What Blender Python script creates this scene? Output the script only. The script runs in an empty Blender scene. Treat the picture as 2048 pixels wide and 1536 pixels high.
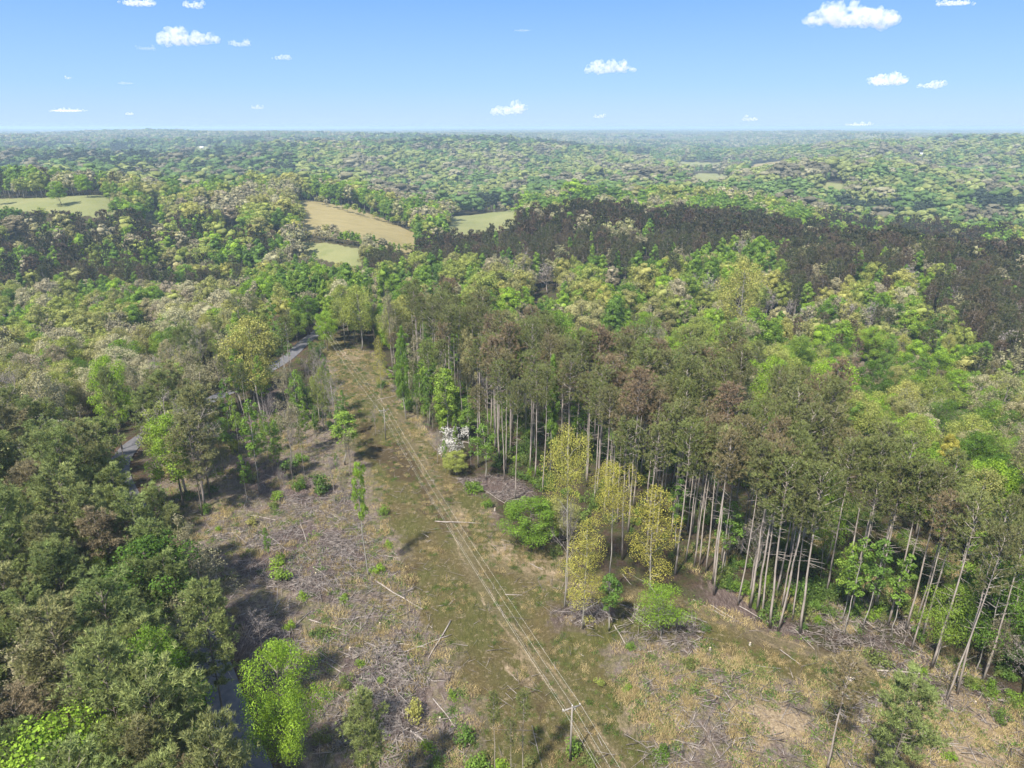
import bpy, math, random
import numpy as np
from mathutils import Vector, Matrix, Euler

R = math.radians
rng = np.random.default_rng(11)
random.seed(11)
S = bpy.context.scene
COL = S.collection

# ------------------------------------------------------------------ camera
F = 1366.0                     # focal length in photo pixels (photo 2048 x 1536)
CX, CY = 1024.0, 768.0
HOR = 254.0                    # true horizon row in the photo
H = 75.0                       # drone height
PITCH = math.atan((CY - HOR) / F)
sP, cP = math.sin(PITCH), math.cos(PITCH)
cam = bpy.data.cameras.new("camera")
cam.sensor_width = 36.0
cam.lens = 36.0 * F / 2048.0
cam.clip_start = 0.5
cam.clip_end = 90000
cob = bpy.data.objects.new("camera", cam)
COL.objects.link(cob)
cob.location = (0, 0, H)
cob.rotation_euler = (R(90) - PITCH, 0, 0)
S.camera = cob

# ------------------------------------------------------------------ sky, sun, exposure
SUN_AZ, SUN_EL = R(-146), R(54)          # azimuth from +Y towards +X: left and a little behind the camera
S.view_settings.view_transform = 'Standard'
S.view_settings.look = 'None'
S.view_settings.gamma = 1
S.view_settings.exposure = 1.78
W = bpy.data.worlds.new("World")
S.world = W
W.use_nodes = True
wn, wl = W.node_tree.nodes, W.node_tree.links
wn.clear()
wo = wn.new('ShaderNodeOutputWorld')
bg = wn.new('ShaderNodeBackground')
sky = wn.new('ShaderNodeTexSky')
sky.sky_type = 'NISHITA'
sky.sun_disc = False
sky.sun_elevation = SUN_EL
sky.sun_rotation = SUN_AZ % (2 * math.pi)
sky.altitude = 200
sky.air_density = 1.0
sky.dust_density = 0.3
sky.ozone_density = 2.0
bg.inputs['Strength'].default_value = 0.105
# hand-set sky over Nishita: pale horizon, blue above, overhead brightened to fill shadows
wtc = wn.new('ShaderNodeTexCoord')
wsx = wn.new('ShaderNodeSeparateXYZ'); wl.new(wtc.outputs['Generated'], wsx.inputs[0])
wr = wn.new('ShaderNodeValToRGB'); wl.new(wsx.outputs[2], wr.inputs[0])
SKYS = [(0.0, (.49, .70, .96)), (.05, (.36, .62, .97)), (.16, (.20, .45, .95)), (.35, (.42, .60, .95)), (1.0, (.50, .64, .90))]
while len(wr.color_ramp.elements) < len(SKYS): wr.color_ramp.elements.new(.5)
for k_, (p_, c_) in enumerate(SKYS):
    wr.color_ramp.elements[k_].position = p_; wr.color_ramp.elements[k_].color = (*c_, 1)
wsc = wn.new('ShaderNodeVectorMath'); wsc.operation = 'SCALE'; wsc.inputs['Scale'].default_value = 2.8
wl.new(wr.outputs[0], wsc.inputs[0])
wmx = wn.new('ShaderNodeMix'); wmx.data_type = 'RGBA'; wmx.inputs[0].default_value = .95
wl.new(sky.outputs[0], wmx.inputs[6]); wl.new(wsc.outputs[0], wmx.inputs[7])
wl.new(wmx.outputs[2], bg.inputs['Color'])
wl.new(bg.outputs[0], wo.inputs['Surface'])
sl = bpy.data.lights.new("sun", 'SUN')
sl.energy = 2.9
sl.angle = R(2.5)
sl.color = (1.0, 0.94, 0.84)
so = bpy.data.objects.new("sun", sl)
COL.objects.link(so)
sd = Vector((math.sin(SUN_AZ) * math.cos(SUN_EL), math.cos(SUN_AZ) * math.cos(SUN_EL), math.sin(SUN_EL)))
so.rotation_euler = sd.to_track_quat('Z', 'Y').to_euler()
so.location = sd * 400
S.cycles.max_bounces = 9
S.cycles.diffuse_bounces = 2
S.cycles.glossy_bounces = 1
S.cycles.transmission_bounces = 2
S.cycles.volume_bounces = 8
S.cycles.transparent_max_bounces = 48
S.cycles.use_denoising = True
try:
    S.cycles.denoising_prefilter = 'ACCURATE'
except Exception:
    pass
S.cycles.volume_step_rate = 1
S.cycles.volume_max_steps = 64
S.cycles.use_adaptive_sampling = True
S.cycles.adaptive_threshold = 0.02

# ------------------------------------------------------------------ projection helpers
def ray(u, v):
    a, b = (u - CX) / F, (CY - v) / F
    return a, cP + b * sP, -sP + b * cP

def onz(u, v, z=0.0):
    """photo pixel -> world point on the level z"""
    a, y, d = ray(u, v)
    t = (z - H) / d
    return np.array([a * t, y * t, z])

def proj(x, y, z):
    dep = y * cP - (z - H) * sP
    up = y * sP + (z - H) * cP
    dep = np.where(dep < 1, 1, dep)
    return CX + F * x / dep, CY - F * up / dep, dep

# ------------------------------------------------------------------ noise
def _h(ix, iy, seed):
    n = (ix * 374761393 + iy * 668265263 + seed * 974634777) & 0xffffffff
    n = ((n ^ (n >> 13)) * 1274126177) & 0xffffffff
    return ((n ^ (n >> 16)) & 0xffff) / 32767.5 - 1.0

def vn(x, y, seed=0):
    x = np.asarray(x, float); y = np.asarray(y, float)
    ix, iy = np.floor(x).astype(np.int64), np.floor(y).astype(np.int64)
    fx, fy = x - ix, y - iy
    fx = fx * fx * (3 - 2 * fx); fy = fy * fy * (3 - 2 * fy)
    a, b = _h(ix, iy, seed), _h(ix + 1, iy, seed)
    c, d = _h(ix, iy + 1, seed), _h(ix + 1, iy + 1, seed)
    return (a * (1 - fx) + b * fx) * (1 - fy) + (c * (1 - fx) + d * fx) * fy

def fbm(x, y, o=4, seed=0):
    s, a = 0, 0.5
    for k in range(o):
        s = s + a * vn(x, y, seed + k * 7)
        x, y, a = x * 2.03 + 13.7, y * 2.03 + 7.1, a * 0.5
    return s

# ------------------------------------------------------------------ terrain
CT = []
def cpt(u, v, Y, h=0.0):
    a, y, d = ray(u, v)
    z = H + Y * d / y
    CT.append((a / y * Y, Y, z - h))
def cz(u, Y, z):
    x = (u - CX) / F * (Y * cP + (H - z) * sP)
    CT.append((x, Y, z))
for Y in (25, 60, 100, 130):
    for u in (-900, -200, 500, 1200, 1900, 2700):
        cz(u, Y, 0)
for u, z in ((-900, -8), (-300, -5), (0, -1), (400, 0), (700, 0), (1000, 0), (1400, 0), (1700, -4), (1950, -9), (2400, -14)): cz(u, 155, z)
for u, z in ((-600, -10), (0, -7), (300, -3), (560, 0), (700, 0), (900, 0), (1200, -3), (1500, -7), (1800, -13), (2200, -16)): cz(u, 200, z)
for u, z in ((-600, -13), (0, -12), (300, -8), (500, -3), (600, 0), (690, 0), (820, -3), (1100, -9), (1500, -12), (1900, -16), (2400, -17)): cz(u, 240, z)
for u, z in ((560, -2), (645, 0), (740, -2)): cz(u, 272, z)
for u, z in ((-500, -16), (0, -16), (300, -15), (520, -10), (660, -4), (760, -9), (1000, -14), (1400, -14), (1700, -12), (2048, -16), (2600, -16)): cz(u, 315, z)
for u, z in ((-500, -10), (0, -10), (300, -10), (560, -16), (700, -15), (900, -13), (1200, -8), (1500, -5), (1850, -3), (2200, -8), (2700, -10)): cz(u, 385, z)
for u, v, Y, h in ((-400, 430, 460, 19), (0, 428, 460, 19), (300, 442, 455, 19), (480, 462, 450, 19), (830, 497, 430, 18),
                   (1000, 455, 460, 19), (1190, 408, 480, 19), (1400, 418, 480, 19), (1600, 462, 445, 19), (1900, 500, 410, 18), (2300, 510, 410, 18),
                   (0, 405, 560, 0), (230, 400, 560, 0), (100, 388, 610, 0), (300, 431, 555, 0), (-400, 400, 570, 0), (500, 372, 620, 17), (400, 372, 660, 17),
                   (600, 402, 660, 0), (700, 418, 630, 0), (760, 455, 560, 0), (830, 492, 505, 0), (650, 458, 545, 0), (615, 487, 465, 0), (730, 508, 435, 0),
                   (980, 440, 720, 0), (1030, 425, 760, 0), (1300, 470, 560, 0), (1500, 392, 650, 18), (1800, 455, 600, 18), (1700, 400, 800, 18), (1675, 371, 1000, 0),
                   (1250, 372, 850, 18), (900, 402, 800, 18), (900, 352, 1150, 18), (620, 355, 1000, 18), (850, 312, 1500, 18), (1050, 306, 1650, 18),
                   (1300, 330, 1500, 16), (1430, 352, 1400, 0), (1440, 328, 2200, 0), (1560, 326, 1800, 0), (1500, 296, 2900, 14),
                   (1800, 312, 1500, 18), (1700, 302, 1800, 18), (2048, 300, 1500, 18), (2400, 300, 1500, 18), (2048, 372, 1100, 18), (2048, 420, 720, 18),
                   (2500, 420, 720, 18), (0, 358, 900, 17), (-500, 358, 900, 17), (450, 362, 900, 17), (200, 366, 760, 10), (0, 312, 1500, 18), (-500, 312, 1500, 18), (450, 318, 1500, 18)):
    cpt(u, v, Y, h)
for u in (-500, 0, 500, 1000, 1500, 2048, 2500):
    cpt(u, 280, 2500, 18) if u != 1500 else None
    cpt(u, 270, 4000, 18)
    cpt(u, 264, 7000, 18)
    cpt(u, 259.5, 12000, 18)
    cpt(u, 257.5, 22000, 18)
CT = np.array(CT)
def _tl(x, y):
    r = np.hypot(x, y)
    return np.arctan2(x, y), np.log(np.maximum(r, 12)) * 0.55
for ang in (R(75), R(120), R(179), -R(75), -R(120), -R(179)):
    for r, z in ((30, 0), (150, -3), (400, -10), (1500, 5), (6000, 25), (22000, 30)):
        CT = np.vstack([CT, [r * math.sin(ang), r * math.cos(ang), z]])
_ca, _cb = _tl(CT[:, 0], CT[:, 1])
def _phi(d2):
    return np.where(d2 > 1e-12, 0.5 * d2 * np.log(d2 + 1e-12), 0)
_n = len(CT)
_K = _phi((_ca[:, None] - _ca) ** 2 + (_cb[:, None] - _cb) ** 2) + np.eye(_n) * 2e-4
_P = np.c_[np.ones(_n), _ca, _cb]
_A = np.block([[_K, _P], [_P.T, np.zeros((3, 3))]])
_w = np.linalg.solve(_A, np.r_[CT[:, 2], 0, 0, 0])
def terrain(x, y):
    x = np.atleast_1d(np.asarray(x, float)); y = np.atleast_1d(np.asarray(y, float))
    out = np.empty(x.shape)
    for i in range(0, x.size, 40000):
        a, b = _tl(x[i:i + 40000], y[i:i + 40000])
        k = _phi((a[:, None] - _ca) ** 2 + (b[:, None] - _cb) ** 2)
        out[i:i + 40000] = k @ _w[:_n] + _w[_n] + _w[_n + 1] * a + _w[_n + 2] * b
    out = np.clip(out, -40, 60)
    r = np.hypot(x, y)
    far = np.clip((r - 1700) / 1500, 0, 1)
    out += np.clip((r - 800) / 500, 0, 1) * fbm(x / 480, y / 480, 3, 15) * np.interp(r, [800, 2500, 5000, 9000], [34, 34, 14, 8])
    out += far * (fbm(x / 1100, y / 1100, 4, 3) * np.interp(r, [3000, 5500, 9000], [46, 20, 15]) + fbm(x / 320, y / 320, 2, 9) * 6)
    mid = np.clip((r - 260) / 300, 0, 1)
    out += mid * fbm(x / 90, y / 90, 3, 5) * 4.0
    near = 1 - np.clip((r - 400) / 300, 0, 1)
    out += near * (fbm(x / 9, y / 9, 4, 21) * 0.55 + fbm(x / 1.6, y / 1.6, 2, 31) * 0.16)
    return out
def tz(x, y):
    return float(terrain([x], [y])[0])
def hit(u, v):
    """photo pixel -> point of the terrain (near, nearly level part)"""
    z = 0.0
    for _ in range(6):
        p = onz(u, v, z)
        z = tz(p[0], p[1])
    return np.array([p[0], p[1], z])

# ------------------------------------------------------------------ zones in the photo, as polygons
def inside(u, v, poly):
    u = np.asarray(u, float); v = np.asarray(v, float)
    c = np.zeros(u.shape, bool)
    n = len(poly)
    for i in range(n):
        x1, y1 = poly[i]; x2, y2 = poly[(i + 1) % n]
        if y1 == y2: continue
        cond = ((y1 > v) != (y2 > v)) & (u < (x2 - x1) * (v - y1) / (y2 - y1) + x1)
        c ^= cond
    return c

CLEAR = [(300, 965), (330, 925), (430, 872), (560, 830), (640, 770), (655, 705), (690, 690), (745, 700), (800, 790), (870, 870), (940, 950), (1010, 1050),
         (1120, 1120), (1140, 1190), (1400, 1215), (1640, 1300), (1800, 1310), (1900, 1405), (2100, 1430), (2300, 1500), (2400, 1750), (640, 1750), (560, 1400), (480, 1290), (430, 1180), (370, 1050)]
FIELDS = {  # name: (polygon in the photo, min Y, max Y)
    'hay': ([(596, 398), (640, 404), (712, 416), (770, 440), (832, 468), (836, 504), (790, 492), (740, 478), (680, 466), (596, 452)], 440, 700),
    'green_a': ([(-400, 398), (0, 399), (90, 396), (215, 388), (230, 394), (240, 418), (200, 424), (90, 415), (0, 410), (-400, 408)], 480, 640),
    'green_b': ([(282, 424), (326, 429), (340, 441), (282, 438)], 440, 640),
    'green_c': ([(604, 483), (660, 486), (738, 504), (720, 520), (690, 520), (604, 498)], 380, 500),
    'green_d': ([(905, 432), (960, 424), (1040, 421), (1020, 446), (930, 462), (890, 462)], 560, 800),
    'green_e': ([(1628, 371), (1665, 365), (1708, 369), (1690, 376), (1640, 378)], 700, 1150),
    'green_f': ([(1374, 352), (1400, 347), (1450, 349), (1466, 356), (1440, 362), (1390, 361)], 1000, 1650),
    'green_g': ([(1350, 325), (1455, 325), (1440, 330), (1370, 331)], 1600, 2600),
    'yard_a': ([(112, 274), (160, 274), (160, 288), (112, 288)], 900, 2800),
    'yard_b': ([(392, 289), (418, 289), (418, 300), (392, 300)], 800, 2500),
    'yard_c': ([(1832, 306), (1852, 305), (1853, 313), (1834, 313)], 700, 2400),
    'tan_h': ([(1490, 337), (1515, 328), (1570, 321), (1580, 324), (1530, 333), (1500, 340)], 1500, 2300),
}
ROAD_PX = [(560, 1700), (520, 1580), (480, 1490), (452, 1400), (418, 1310), (360, 1190), (290, 1060), (244, 975), (236, 945), (246, 915), (264, 890), (310, 856),
           (400, 806), (500, 760), (575, 715), (612, 685), (640, 662), (668, 645), (720, 628)]
ROAD = np.array([onz(u, v, 0)[:2] for u, v in ROAD_PX])
def seg_dist(x, y, pl):
    x = np.asarray(x, float); y = np.asarray(y, float)
    best = np.full(x.shape, 1e9)
    for i in range(len(pl) - 1):
        a, b = pl[i], pl[i + 1]
        d = b - a
        t = np.clip(((x - a[0]) * d[0] + (y - a[1]) * d[1]) / (d @ d), 0, 1)
        best = np.minimum(best, np.hypot(x - a[0] - t * d[0], y - a[1] - t * d[1]))
    return best

# ------------------------------------------------------------------ material helpers
def newmat(name):
    m = bpy.data.materials.new(name)
    m.use_nodes = True
    m.node_tree.nodes.clear()
    return m, m.node_tree.nodes, m.node_tree.links
def ramp(n, stops):
    r = n.new('ShaderNodeValToRGB')
    e = r.color_ramp.elements
    while len(e) < len(stops): e.new(0.5)
    for k, (p, c) in enumerate(stops):
        e[k].position = p; e[k].color = (*c, 1)
    return r
def leafmat(name, stops, trans=0.35, spread=0.35, hs=0.7):
    stops = [(p, tuple(min(.80, c * 1.45) for c in q)) for p, q in stops]
    """stops: tints from tree to tree; each leaf or tuft differs a little"""
    m, n, l = newmat(name)
    oi = n.new('ShaderNodeObjectInfo')
    rp = ramp(n, stops); l.new(oi.outputs['Random'], rp.inputs[0])
    ge = n.new('ShaderNodeNewGeometry')
    mp = n.new('ShaderNodeMapRange'); l.new(ge.outputs['Random Per Island'], mp.inputs[0])
    mp.inputs[3].default_value = 1 - spread; mp.inputs[4].default_value = 1 + spread
    tc = n.new('ShaderNodeTexCoord')
    nz = n.new('ShaderNodeTexNoise'); nz.inputs['Scale'].default_value = hs; nz.inputs['Detail'].default_value = 1
    l.new(tc.outputs['Object'], nz.inputs['Vector'])
    mp2 = n.new('ShaderNodeMapRange'); l.new(nz.outputs[0], mp2.inputs[0])
    mp2.inputs[1].default_value = 0.3; mp2.inputs[2].default_value = 0.7; mp2.inputs[3].default_value = 0.72; mp2.inputs[4].default_value = 1.25
    mu = n.new('ShaderNodeMath'); mu.operation = 'MULTIPLY'; l.new(mp.outputs[0], mu.inputs[0]); l.new(mp2.outputs[0], mu.inputs[1])
    vm = n.new('ShaderNodeVectorMath'); vm.operation = 'SCALE'; l.new(rp.outputs[0], vm.inputs[0]); l.new(mu.outputs[0], vm.inputs['Scale'])
    d = n.new('ShaderNodeBsdfDiffuse'); t = n.new('ShaderNodeBsdfTranslucent')
    l.new(vm.outputs[0], d.inputs[0]); l.new(vm.outputs[0], t.inputs[0])
    mx = n.new('ShaderNodeMixShader'); mx.inputs[0].default_value = trans
    l.new(d.outputs[0], mx.inputs[1]); l.new(t.outputs[0], mx.inputs[2])
    o = n.new('ShaderNodeOutputMaterial'); l.new(mx.outputs[0], o.inputs[0])
    return m
def barkmat(name, a, b, scale=3.0, rough=0.9):
    m, n, l = newmat(name)
    tc = n.new('ShaderNodeTexCoord')
    mp = n.new('ShaderNodeMapping'); mp.inputs['Scale'].default_value = (1, 1, 0.25); l.new(tc.outputs['Object'], mp.inputs[0])
    nz = n.new('ShaderNodeTexNoise'); nz.inputs['Scale'].default_value = scale; nz.inputs['Detail'].default_value = 4
    l.new(mp.outputs[0], nz.inputs['Vector'])
    ge = n.new('ShaderNodeNewGeometry')
    ad = n.new('ShaderNodeMath'); ad.operation = 'MULTIPLY_ADD'; l.new(ge.outputs['Random Per Island'], ad.inputs[0]); ad.inputs[1].default_value = 0.4; l.new(nz.outputs[0], ad.inputs[2])
    rp = ramp(n, [(0.4, a), (0.95, b)]); l.new(ad.outputs[0], rp.inputs[0])
    p = n.new('ShaderNodeBsdfDiffuse'); l.new(rp.outputs[0], p.inputs[0])
    bp = n.new('ShaderNodeBump'); bp.inputs['Strength'].default_value = 0.5; bp.inputs['Distance'].default_value = 0.03
    l.new(nz.outputs[0], bp.inputs['Height']); l.new(bp.outputs[0], p.inputs['Normal'])
    o = n.new('ShaderNodeOutputMaterial'); l.new(p.outputs[0], o.inputs[0])
    return m

M = {}
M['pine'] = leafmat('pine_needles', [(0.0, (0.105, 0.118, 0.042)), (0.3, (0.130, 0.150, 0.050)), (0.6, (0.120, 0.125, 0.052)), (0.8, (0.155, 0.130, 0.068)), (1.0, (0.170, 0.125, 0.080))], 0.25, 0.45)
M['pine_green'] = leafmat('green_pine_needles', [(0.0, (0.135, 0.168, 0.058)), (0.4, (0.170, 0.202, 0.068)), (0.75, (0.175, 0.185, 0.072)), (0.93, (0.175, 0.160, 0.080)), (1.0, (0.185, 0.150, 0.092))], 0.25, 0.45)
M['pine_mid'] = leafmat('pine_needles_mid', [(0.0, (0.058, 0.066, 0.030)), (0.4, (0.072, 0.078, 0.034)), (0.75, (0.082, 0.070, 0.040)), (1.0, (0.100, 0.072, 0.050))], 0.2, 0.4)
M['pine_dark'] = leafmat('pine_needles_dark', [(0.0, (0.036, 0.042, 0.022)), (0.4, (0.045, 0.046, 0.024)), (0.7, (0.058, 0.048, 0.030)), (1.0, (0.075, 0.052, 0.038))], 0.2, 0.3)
M['broad'] = leafmat('fresh_leaves', [(0.0, (0.065, 0.115, 0.022)), (0.35, (0.120, 0.195, 0.028)), (0.75, (0.185, 0.275, 0.032)), (1.0, (0.140, 0.190, 0.040))], 0.4, 0.3)
M['poplar'] = leafmat('poplar_leaves', [(0.0, (0.090, 0.155, 0.034)), (0.5, (0.130, 0.205, 0.038)), (1.0, (0.170, 0.240, 0.040))], 0.4, 0.3)
M['oak'] = leafmat('young_oak_leaves', [(0.0, (0.165, 0.195, 0.048)), (0.4, (0.220, 0.245, 0.060)), (0.7, (0.190, 0.185, 0.075)), (1.0, (0.260, 0.255, 0.068))], 0.35, 0.3)
M['gold'] = leafmat('golden_young_leaves', [(0.0, (0.275, 0.255, 0.058)), (1.0, (0.30, 0.29, 0.07))], 0.4, 0.3)
M['blossom'] = leafmat('pale_blossom', [(0.0, (0.235, 0.215, 0.125)), (0.35, (0.29, 0.275, 0.16)), (0.65, (0.22, 0.185, 0.13)), (0.85, (0.26, 0.25, 0.10)), (1.0, (0.20, 0.17, 0.115))], 0.3, 0.35)
for k_, c_ in (('broad', (.060, .096, .030)), ('poplar', (.080, .122, .036)), ('oak', (.125, .142, .048)), ('blossom', (.150, .140, .085)), ('twig', (.095, .088, .058)), ('pine', (.028, .038, .023)), ('gold', (.15, .14, .06))):
    M[k_ + '_far'] = leafmat('far_' + k_ + '_crowns', [(0.0, tuple(q * .82 for q in c_)), (1.0, tuple(q * 1.2 for q in c_))], .15, .16)
M['white'] = leafmat('white_blossom', [(0.0, (0.40, 0.385, 0.355)), (1.0, (0.46, 0.44, 0.40))], 0.25, 0.2)
M['haze_twig'] = leafmat('budding_twigs', [(0.0, (0.165, 0.148, 0.095)), (0.5, (0.19, 0.175, 0.105)), (1.0, (0.165, 0.17, 0.070))], 0.2, 0.35)
M['weed'] = leafmat('weed_leaves', [(0.0, (0.055, 0.095, 0.025)), (0.5, (0.085, 0.13, 0.03)), (0.8, (0.13, 0.14, 0.05)), (1.0, (0.075, 0.13, 0.025))], 0.3, 0.4)
M['straw'] = leafmat('dry_grass', [(0.0, (0.26, 0.20, 0.10)), (1.0, (0.33, 0.27, 0.14))], 0.2, 0.3)
M['bark_pine'] = barkmat('pine_bark', (0.16, 0.13, 0.11), (0.42, 0.37, 0.33))
M['bark_dark'] = barkmat('shaded_bark', (0.10, 0.085, 0.07), (0.22, 0.19, 0.16))  # darker brown bark for full pines and broadleaf trees
M['bark_grey'] = barkmat('grey_bark', (0.20, 0.185, 0.16), (0.40, 0.37, 0.34))
M['twig'] = barkmat('bare_twigs', (0.17, 0.145, 0.125), (0.33, 0.29, 0.27))
M['deadwood'] = barkmat('weathered_wood', (0.15, 0.12, 0.105), (0.42, 0.375, 0.34), 1.2)
M['slash'] = barkmat('slash_wood', (0.065, 0.050, 0.046), (0.36, 0.315, 0.285), 1.0)
M['cutwood'] = barkmat('cut_wood', (0.42, 0.32, 0.20), (0.60, 0.50, 0.36), 6)
M['polewood'] = barkmat('pole_wood', (0.17, 0.15, 0.13), (0.30, 0.275, 0.25), 4)

# ------------------------------------------------------------------ mesh helpers
def mkmesh(name, V, T, mats, midx=None, quads=None):
    """V (n,3), T triangles (m,3)"""
    me = bpy.data.meshes.new(name)
    V = np.asarray(V, np.float32); T = np.asarray(T, np.int32)
    k = T.shape[1]
    me.vertices.add(len(V)); me.vertices.foreach_set('co', V.ravel())
    me.loops.add(T.size); me.loops.foreach_set('vertex_index', T.ravel())
    me.polygons.add(len(T))
    me.polygons.foreach_set('loop_start', np.arange(0, T.size, k, dtype=np.int32))
    me.polygons.foreach_set('loop_total', np.full(len(T), k, np.int32))
    for m in mats: me.materials.append(m)
    if midx is not None: me.polygons.foreach_set('material_index', np.asarray(midx, np.int32))
    me.update(calc_edges=True)
    return me

class G:
    """collects triangles"""
    def __init__(s): s.V, s.T, s.n = [], [], 0
    def add(s, V, T):
        s.V.append(np.asarray(V, float)); s.T.append(np.asarray(T, int) + s.n); s.n += len(V)
    def tube(s, pts, rad, k=5, cap=True):
        pts = np.asarray(pts, float); rad = np.asarray(rad, float)
        m = len(pts); rings = []
        for i in range(m):
            d = pts[min(i + 1, m - 1)] - pts[max(i - 1, 0)]
            d /= (np.linalg.norm(d) + 1e-9)
            a = np.cross(d, [0.31, 0.95, 0.05] if abs(d[2]) > 0.6 else [0, 0, 1]); a /= (np.linalg.norm(a) + 1e-9)
            b = np.cross(d, a)
            t = np.arange(k) * 2 * math.pi / k
            rings.append(pts[i] + rad[i] * (np.cos(t)[:, None] * a + np.sin(t)[:, None] * b))
        V = np.vstack(rings); T = []
        for i in range(m - 1):
            for j in range(k):
                q, w = i * k + j, i * k + (j + 1) % k
                T += [(q, w, w + k), (q, w + k, q + k)]
        if cap:
            for e in (0, m - 1):
                c = len(V); V = np.vstack([V, pts[e]])
                for j in range(k):
                    q, w = e * k + j, e * k + (j + 1) % k
                    T.append((c, w, q) if e == 0 else (c, q, w))
        s.add(V, T)
    def leaves(s, P, N, size, jit=0.7, asp=0.75, r=rng):
        """one rhomb (two triangles) per leaf cluster, facing roughly N"""
        n = len(P)
        N = N + r.normal(0, jit, (n, 3)); N /= np.linalg.norm(N, axis=1)[:, None] + 1e-9
        A = np.cross(N, r.normal(0, 1, (n, 3))); A /= np.linalg.norm(A, axis=1)[:, None] + 1e-9
        B = np.cross(N, A)
        sz = size * r.uniform(0.6, 1.35, n)[:, None]
        V = np.stack([P - A * sz, P - B * sz * asp + N * sz * .15, P + A * sz, P + B * sz * asp], 1).reshape(-1, 3)
        i = np.arange(n)[:, None] * 4
        T = np.vstack([i + [0, 1, 2], i + [0, 2, 3]])
        s.add(V, T)
    def blades(s, P, D, ln, wd, r=rng):
        """one thin triangle per needle bunch from P along D"""
        n = len(P)
        A = np.cross(D, r.normal(0, 1, (n, 3))); A /= np.linalg.norm(A, axis=1)[:, None] + 1e-9
        l_ = (ln * r.uniform(0.7, 1.3, n))[:, None]
        V = np.stack([P - A * wd, P + A * wd, P + D * l_], 1).reshape(-1, 3)
        s.add(V, np.arange(3 * n).reshape(-1, 3))
    def get(s): return (np.vstack(s.V), np.vstack(s.T)) if s.V else (np.zeros((0, 3)), np.zeros((0, 3), int))
    def mesh(s, name, mat):
        V, T = s.get()
        return mkmesh(name, V, T, [mat])

def trunk_path(r, h, bend=0.5, n=9, lean=0.02):
    z = np.linspace(0, h, n)
    a, b, c, d = r.normal(0, bend, 4)
    x = a * np.sin(z / h * 3.0) + c * (z / h) ** 2 + r.normal(0, bend * .15, n); y = b * np.sin(z / h * 2.6) + d * (z / h) ** 2 + r.normal(0, bend * .15, n)
    x -= x[0]; y -= y[0]
    return np.c_[x, y, z]
def on(path, t):
    k = t * (len(path) - 1); i = min(int(k), len(path) - 2); f = k - i
    return path[i] * (1 - f) + path[i + 1] * f

# every prototype: dict(trunk=G, crown=G, h=height, mats=(bark, leaf))
def pine_proto(seed, h=24.0, live=0.40, wid=2.7, tufts=900, blades=13, needle=0.42, nw=0.034, full=1.0, stubs=10, limb=True, rk=6, sc_=1.0):
    r = np.random.default_rng(seed)
    tr, cr = G(), G()
    p = trunk_path(r, h, 0.24)
    rad = np.interp(np.linspace(0, 1, len(p)), [0, .04, 1], [h * .0078, h * .0060, h * .0014])
    tr.tube(p, rad, rk)
    nb = int(26 * full + 8)
    TP, TD = [], []
    for b in range(nb):
        t = (b + r.uniform(0, 1)) / nb                       # 0 = base of the live crown, 1 = top
        zt = 1 - live + live * t * 0.985
        base = on(p, zt)
        prof = (0.42 + 0.58 * min(1, t / .38)) if t < .38 else math.sqrt(max(0.02, 1 - ((t - .38) / .66) ** 2))
        L = wid * prof * r.uniform(.72, 1.22) + .25
        az = b * 2.4 + r.uniform(-.5, .5)
        el = R(8 + 42 * t + r.uniform(-10, 10))
        d = np.array([math.cos(az) * math.cos(el), math.sin(az) * math.cos(el), math.sin(el)])
        q = [base + d * L * s + np.array([0, 0, .22 * L * s * s]) for s in (0, .35, .7, 1)]
        if limb: tr.tube(q, [.055, .04, .028, .012], 3, False)
        q = np.array(q)
        k = max(3, int(tufts / nb * (0.4 + L / wid)))
        for _ in range(k):
            s = r.uniform(.3, 1.0) ** .7
            c = on(q, min(s, .999))
            side = r.normal(0, 1, 3) * [1, 1, .42] * (0.15 + .42 * L / wid * (.5 + .5 * s)) * sc_
            TP.append(c + side); TD.append(d * .6 + side * .35 + [0, 0, .5])
    TP, TD = np.array(TP), np.array(TD)
    TD /= np.linalg.norm(TD, axis=1)[:, None]
    P = np.repeat(TP, blades, 0); D = np.repeat(TD, blades, 0) + r.normal(0, .62, (len(TP) * blades, 3))
    D /= np.linalg.norm(D, axis=1)[:, None]
    cr.blades(P, D, needle, nw, r)
    for _ in range(stubs):
        t = r.uniform(.3, 1 - live) ** .7; c = on(p, t); az = r.uniform(0, 6.28); L = r.uniform(.4, 1.7)
        tr.tube([c, c + [math.cos(az) * L, math.sin(az) * L, L * r.uniform(-.2, .3)]], [.03, .012], 3, False)
    return dict(trunk=tr, crown=cr, h=h)

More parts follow.
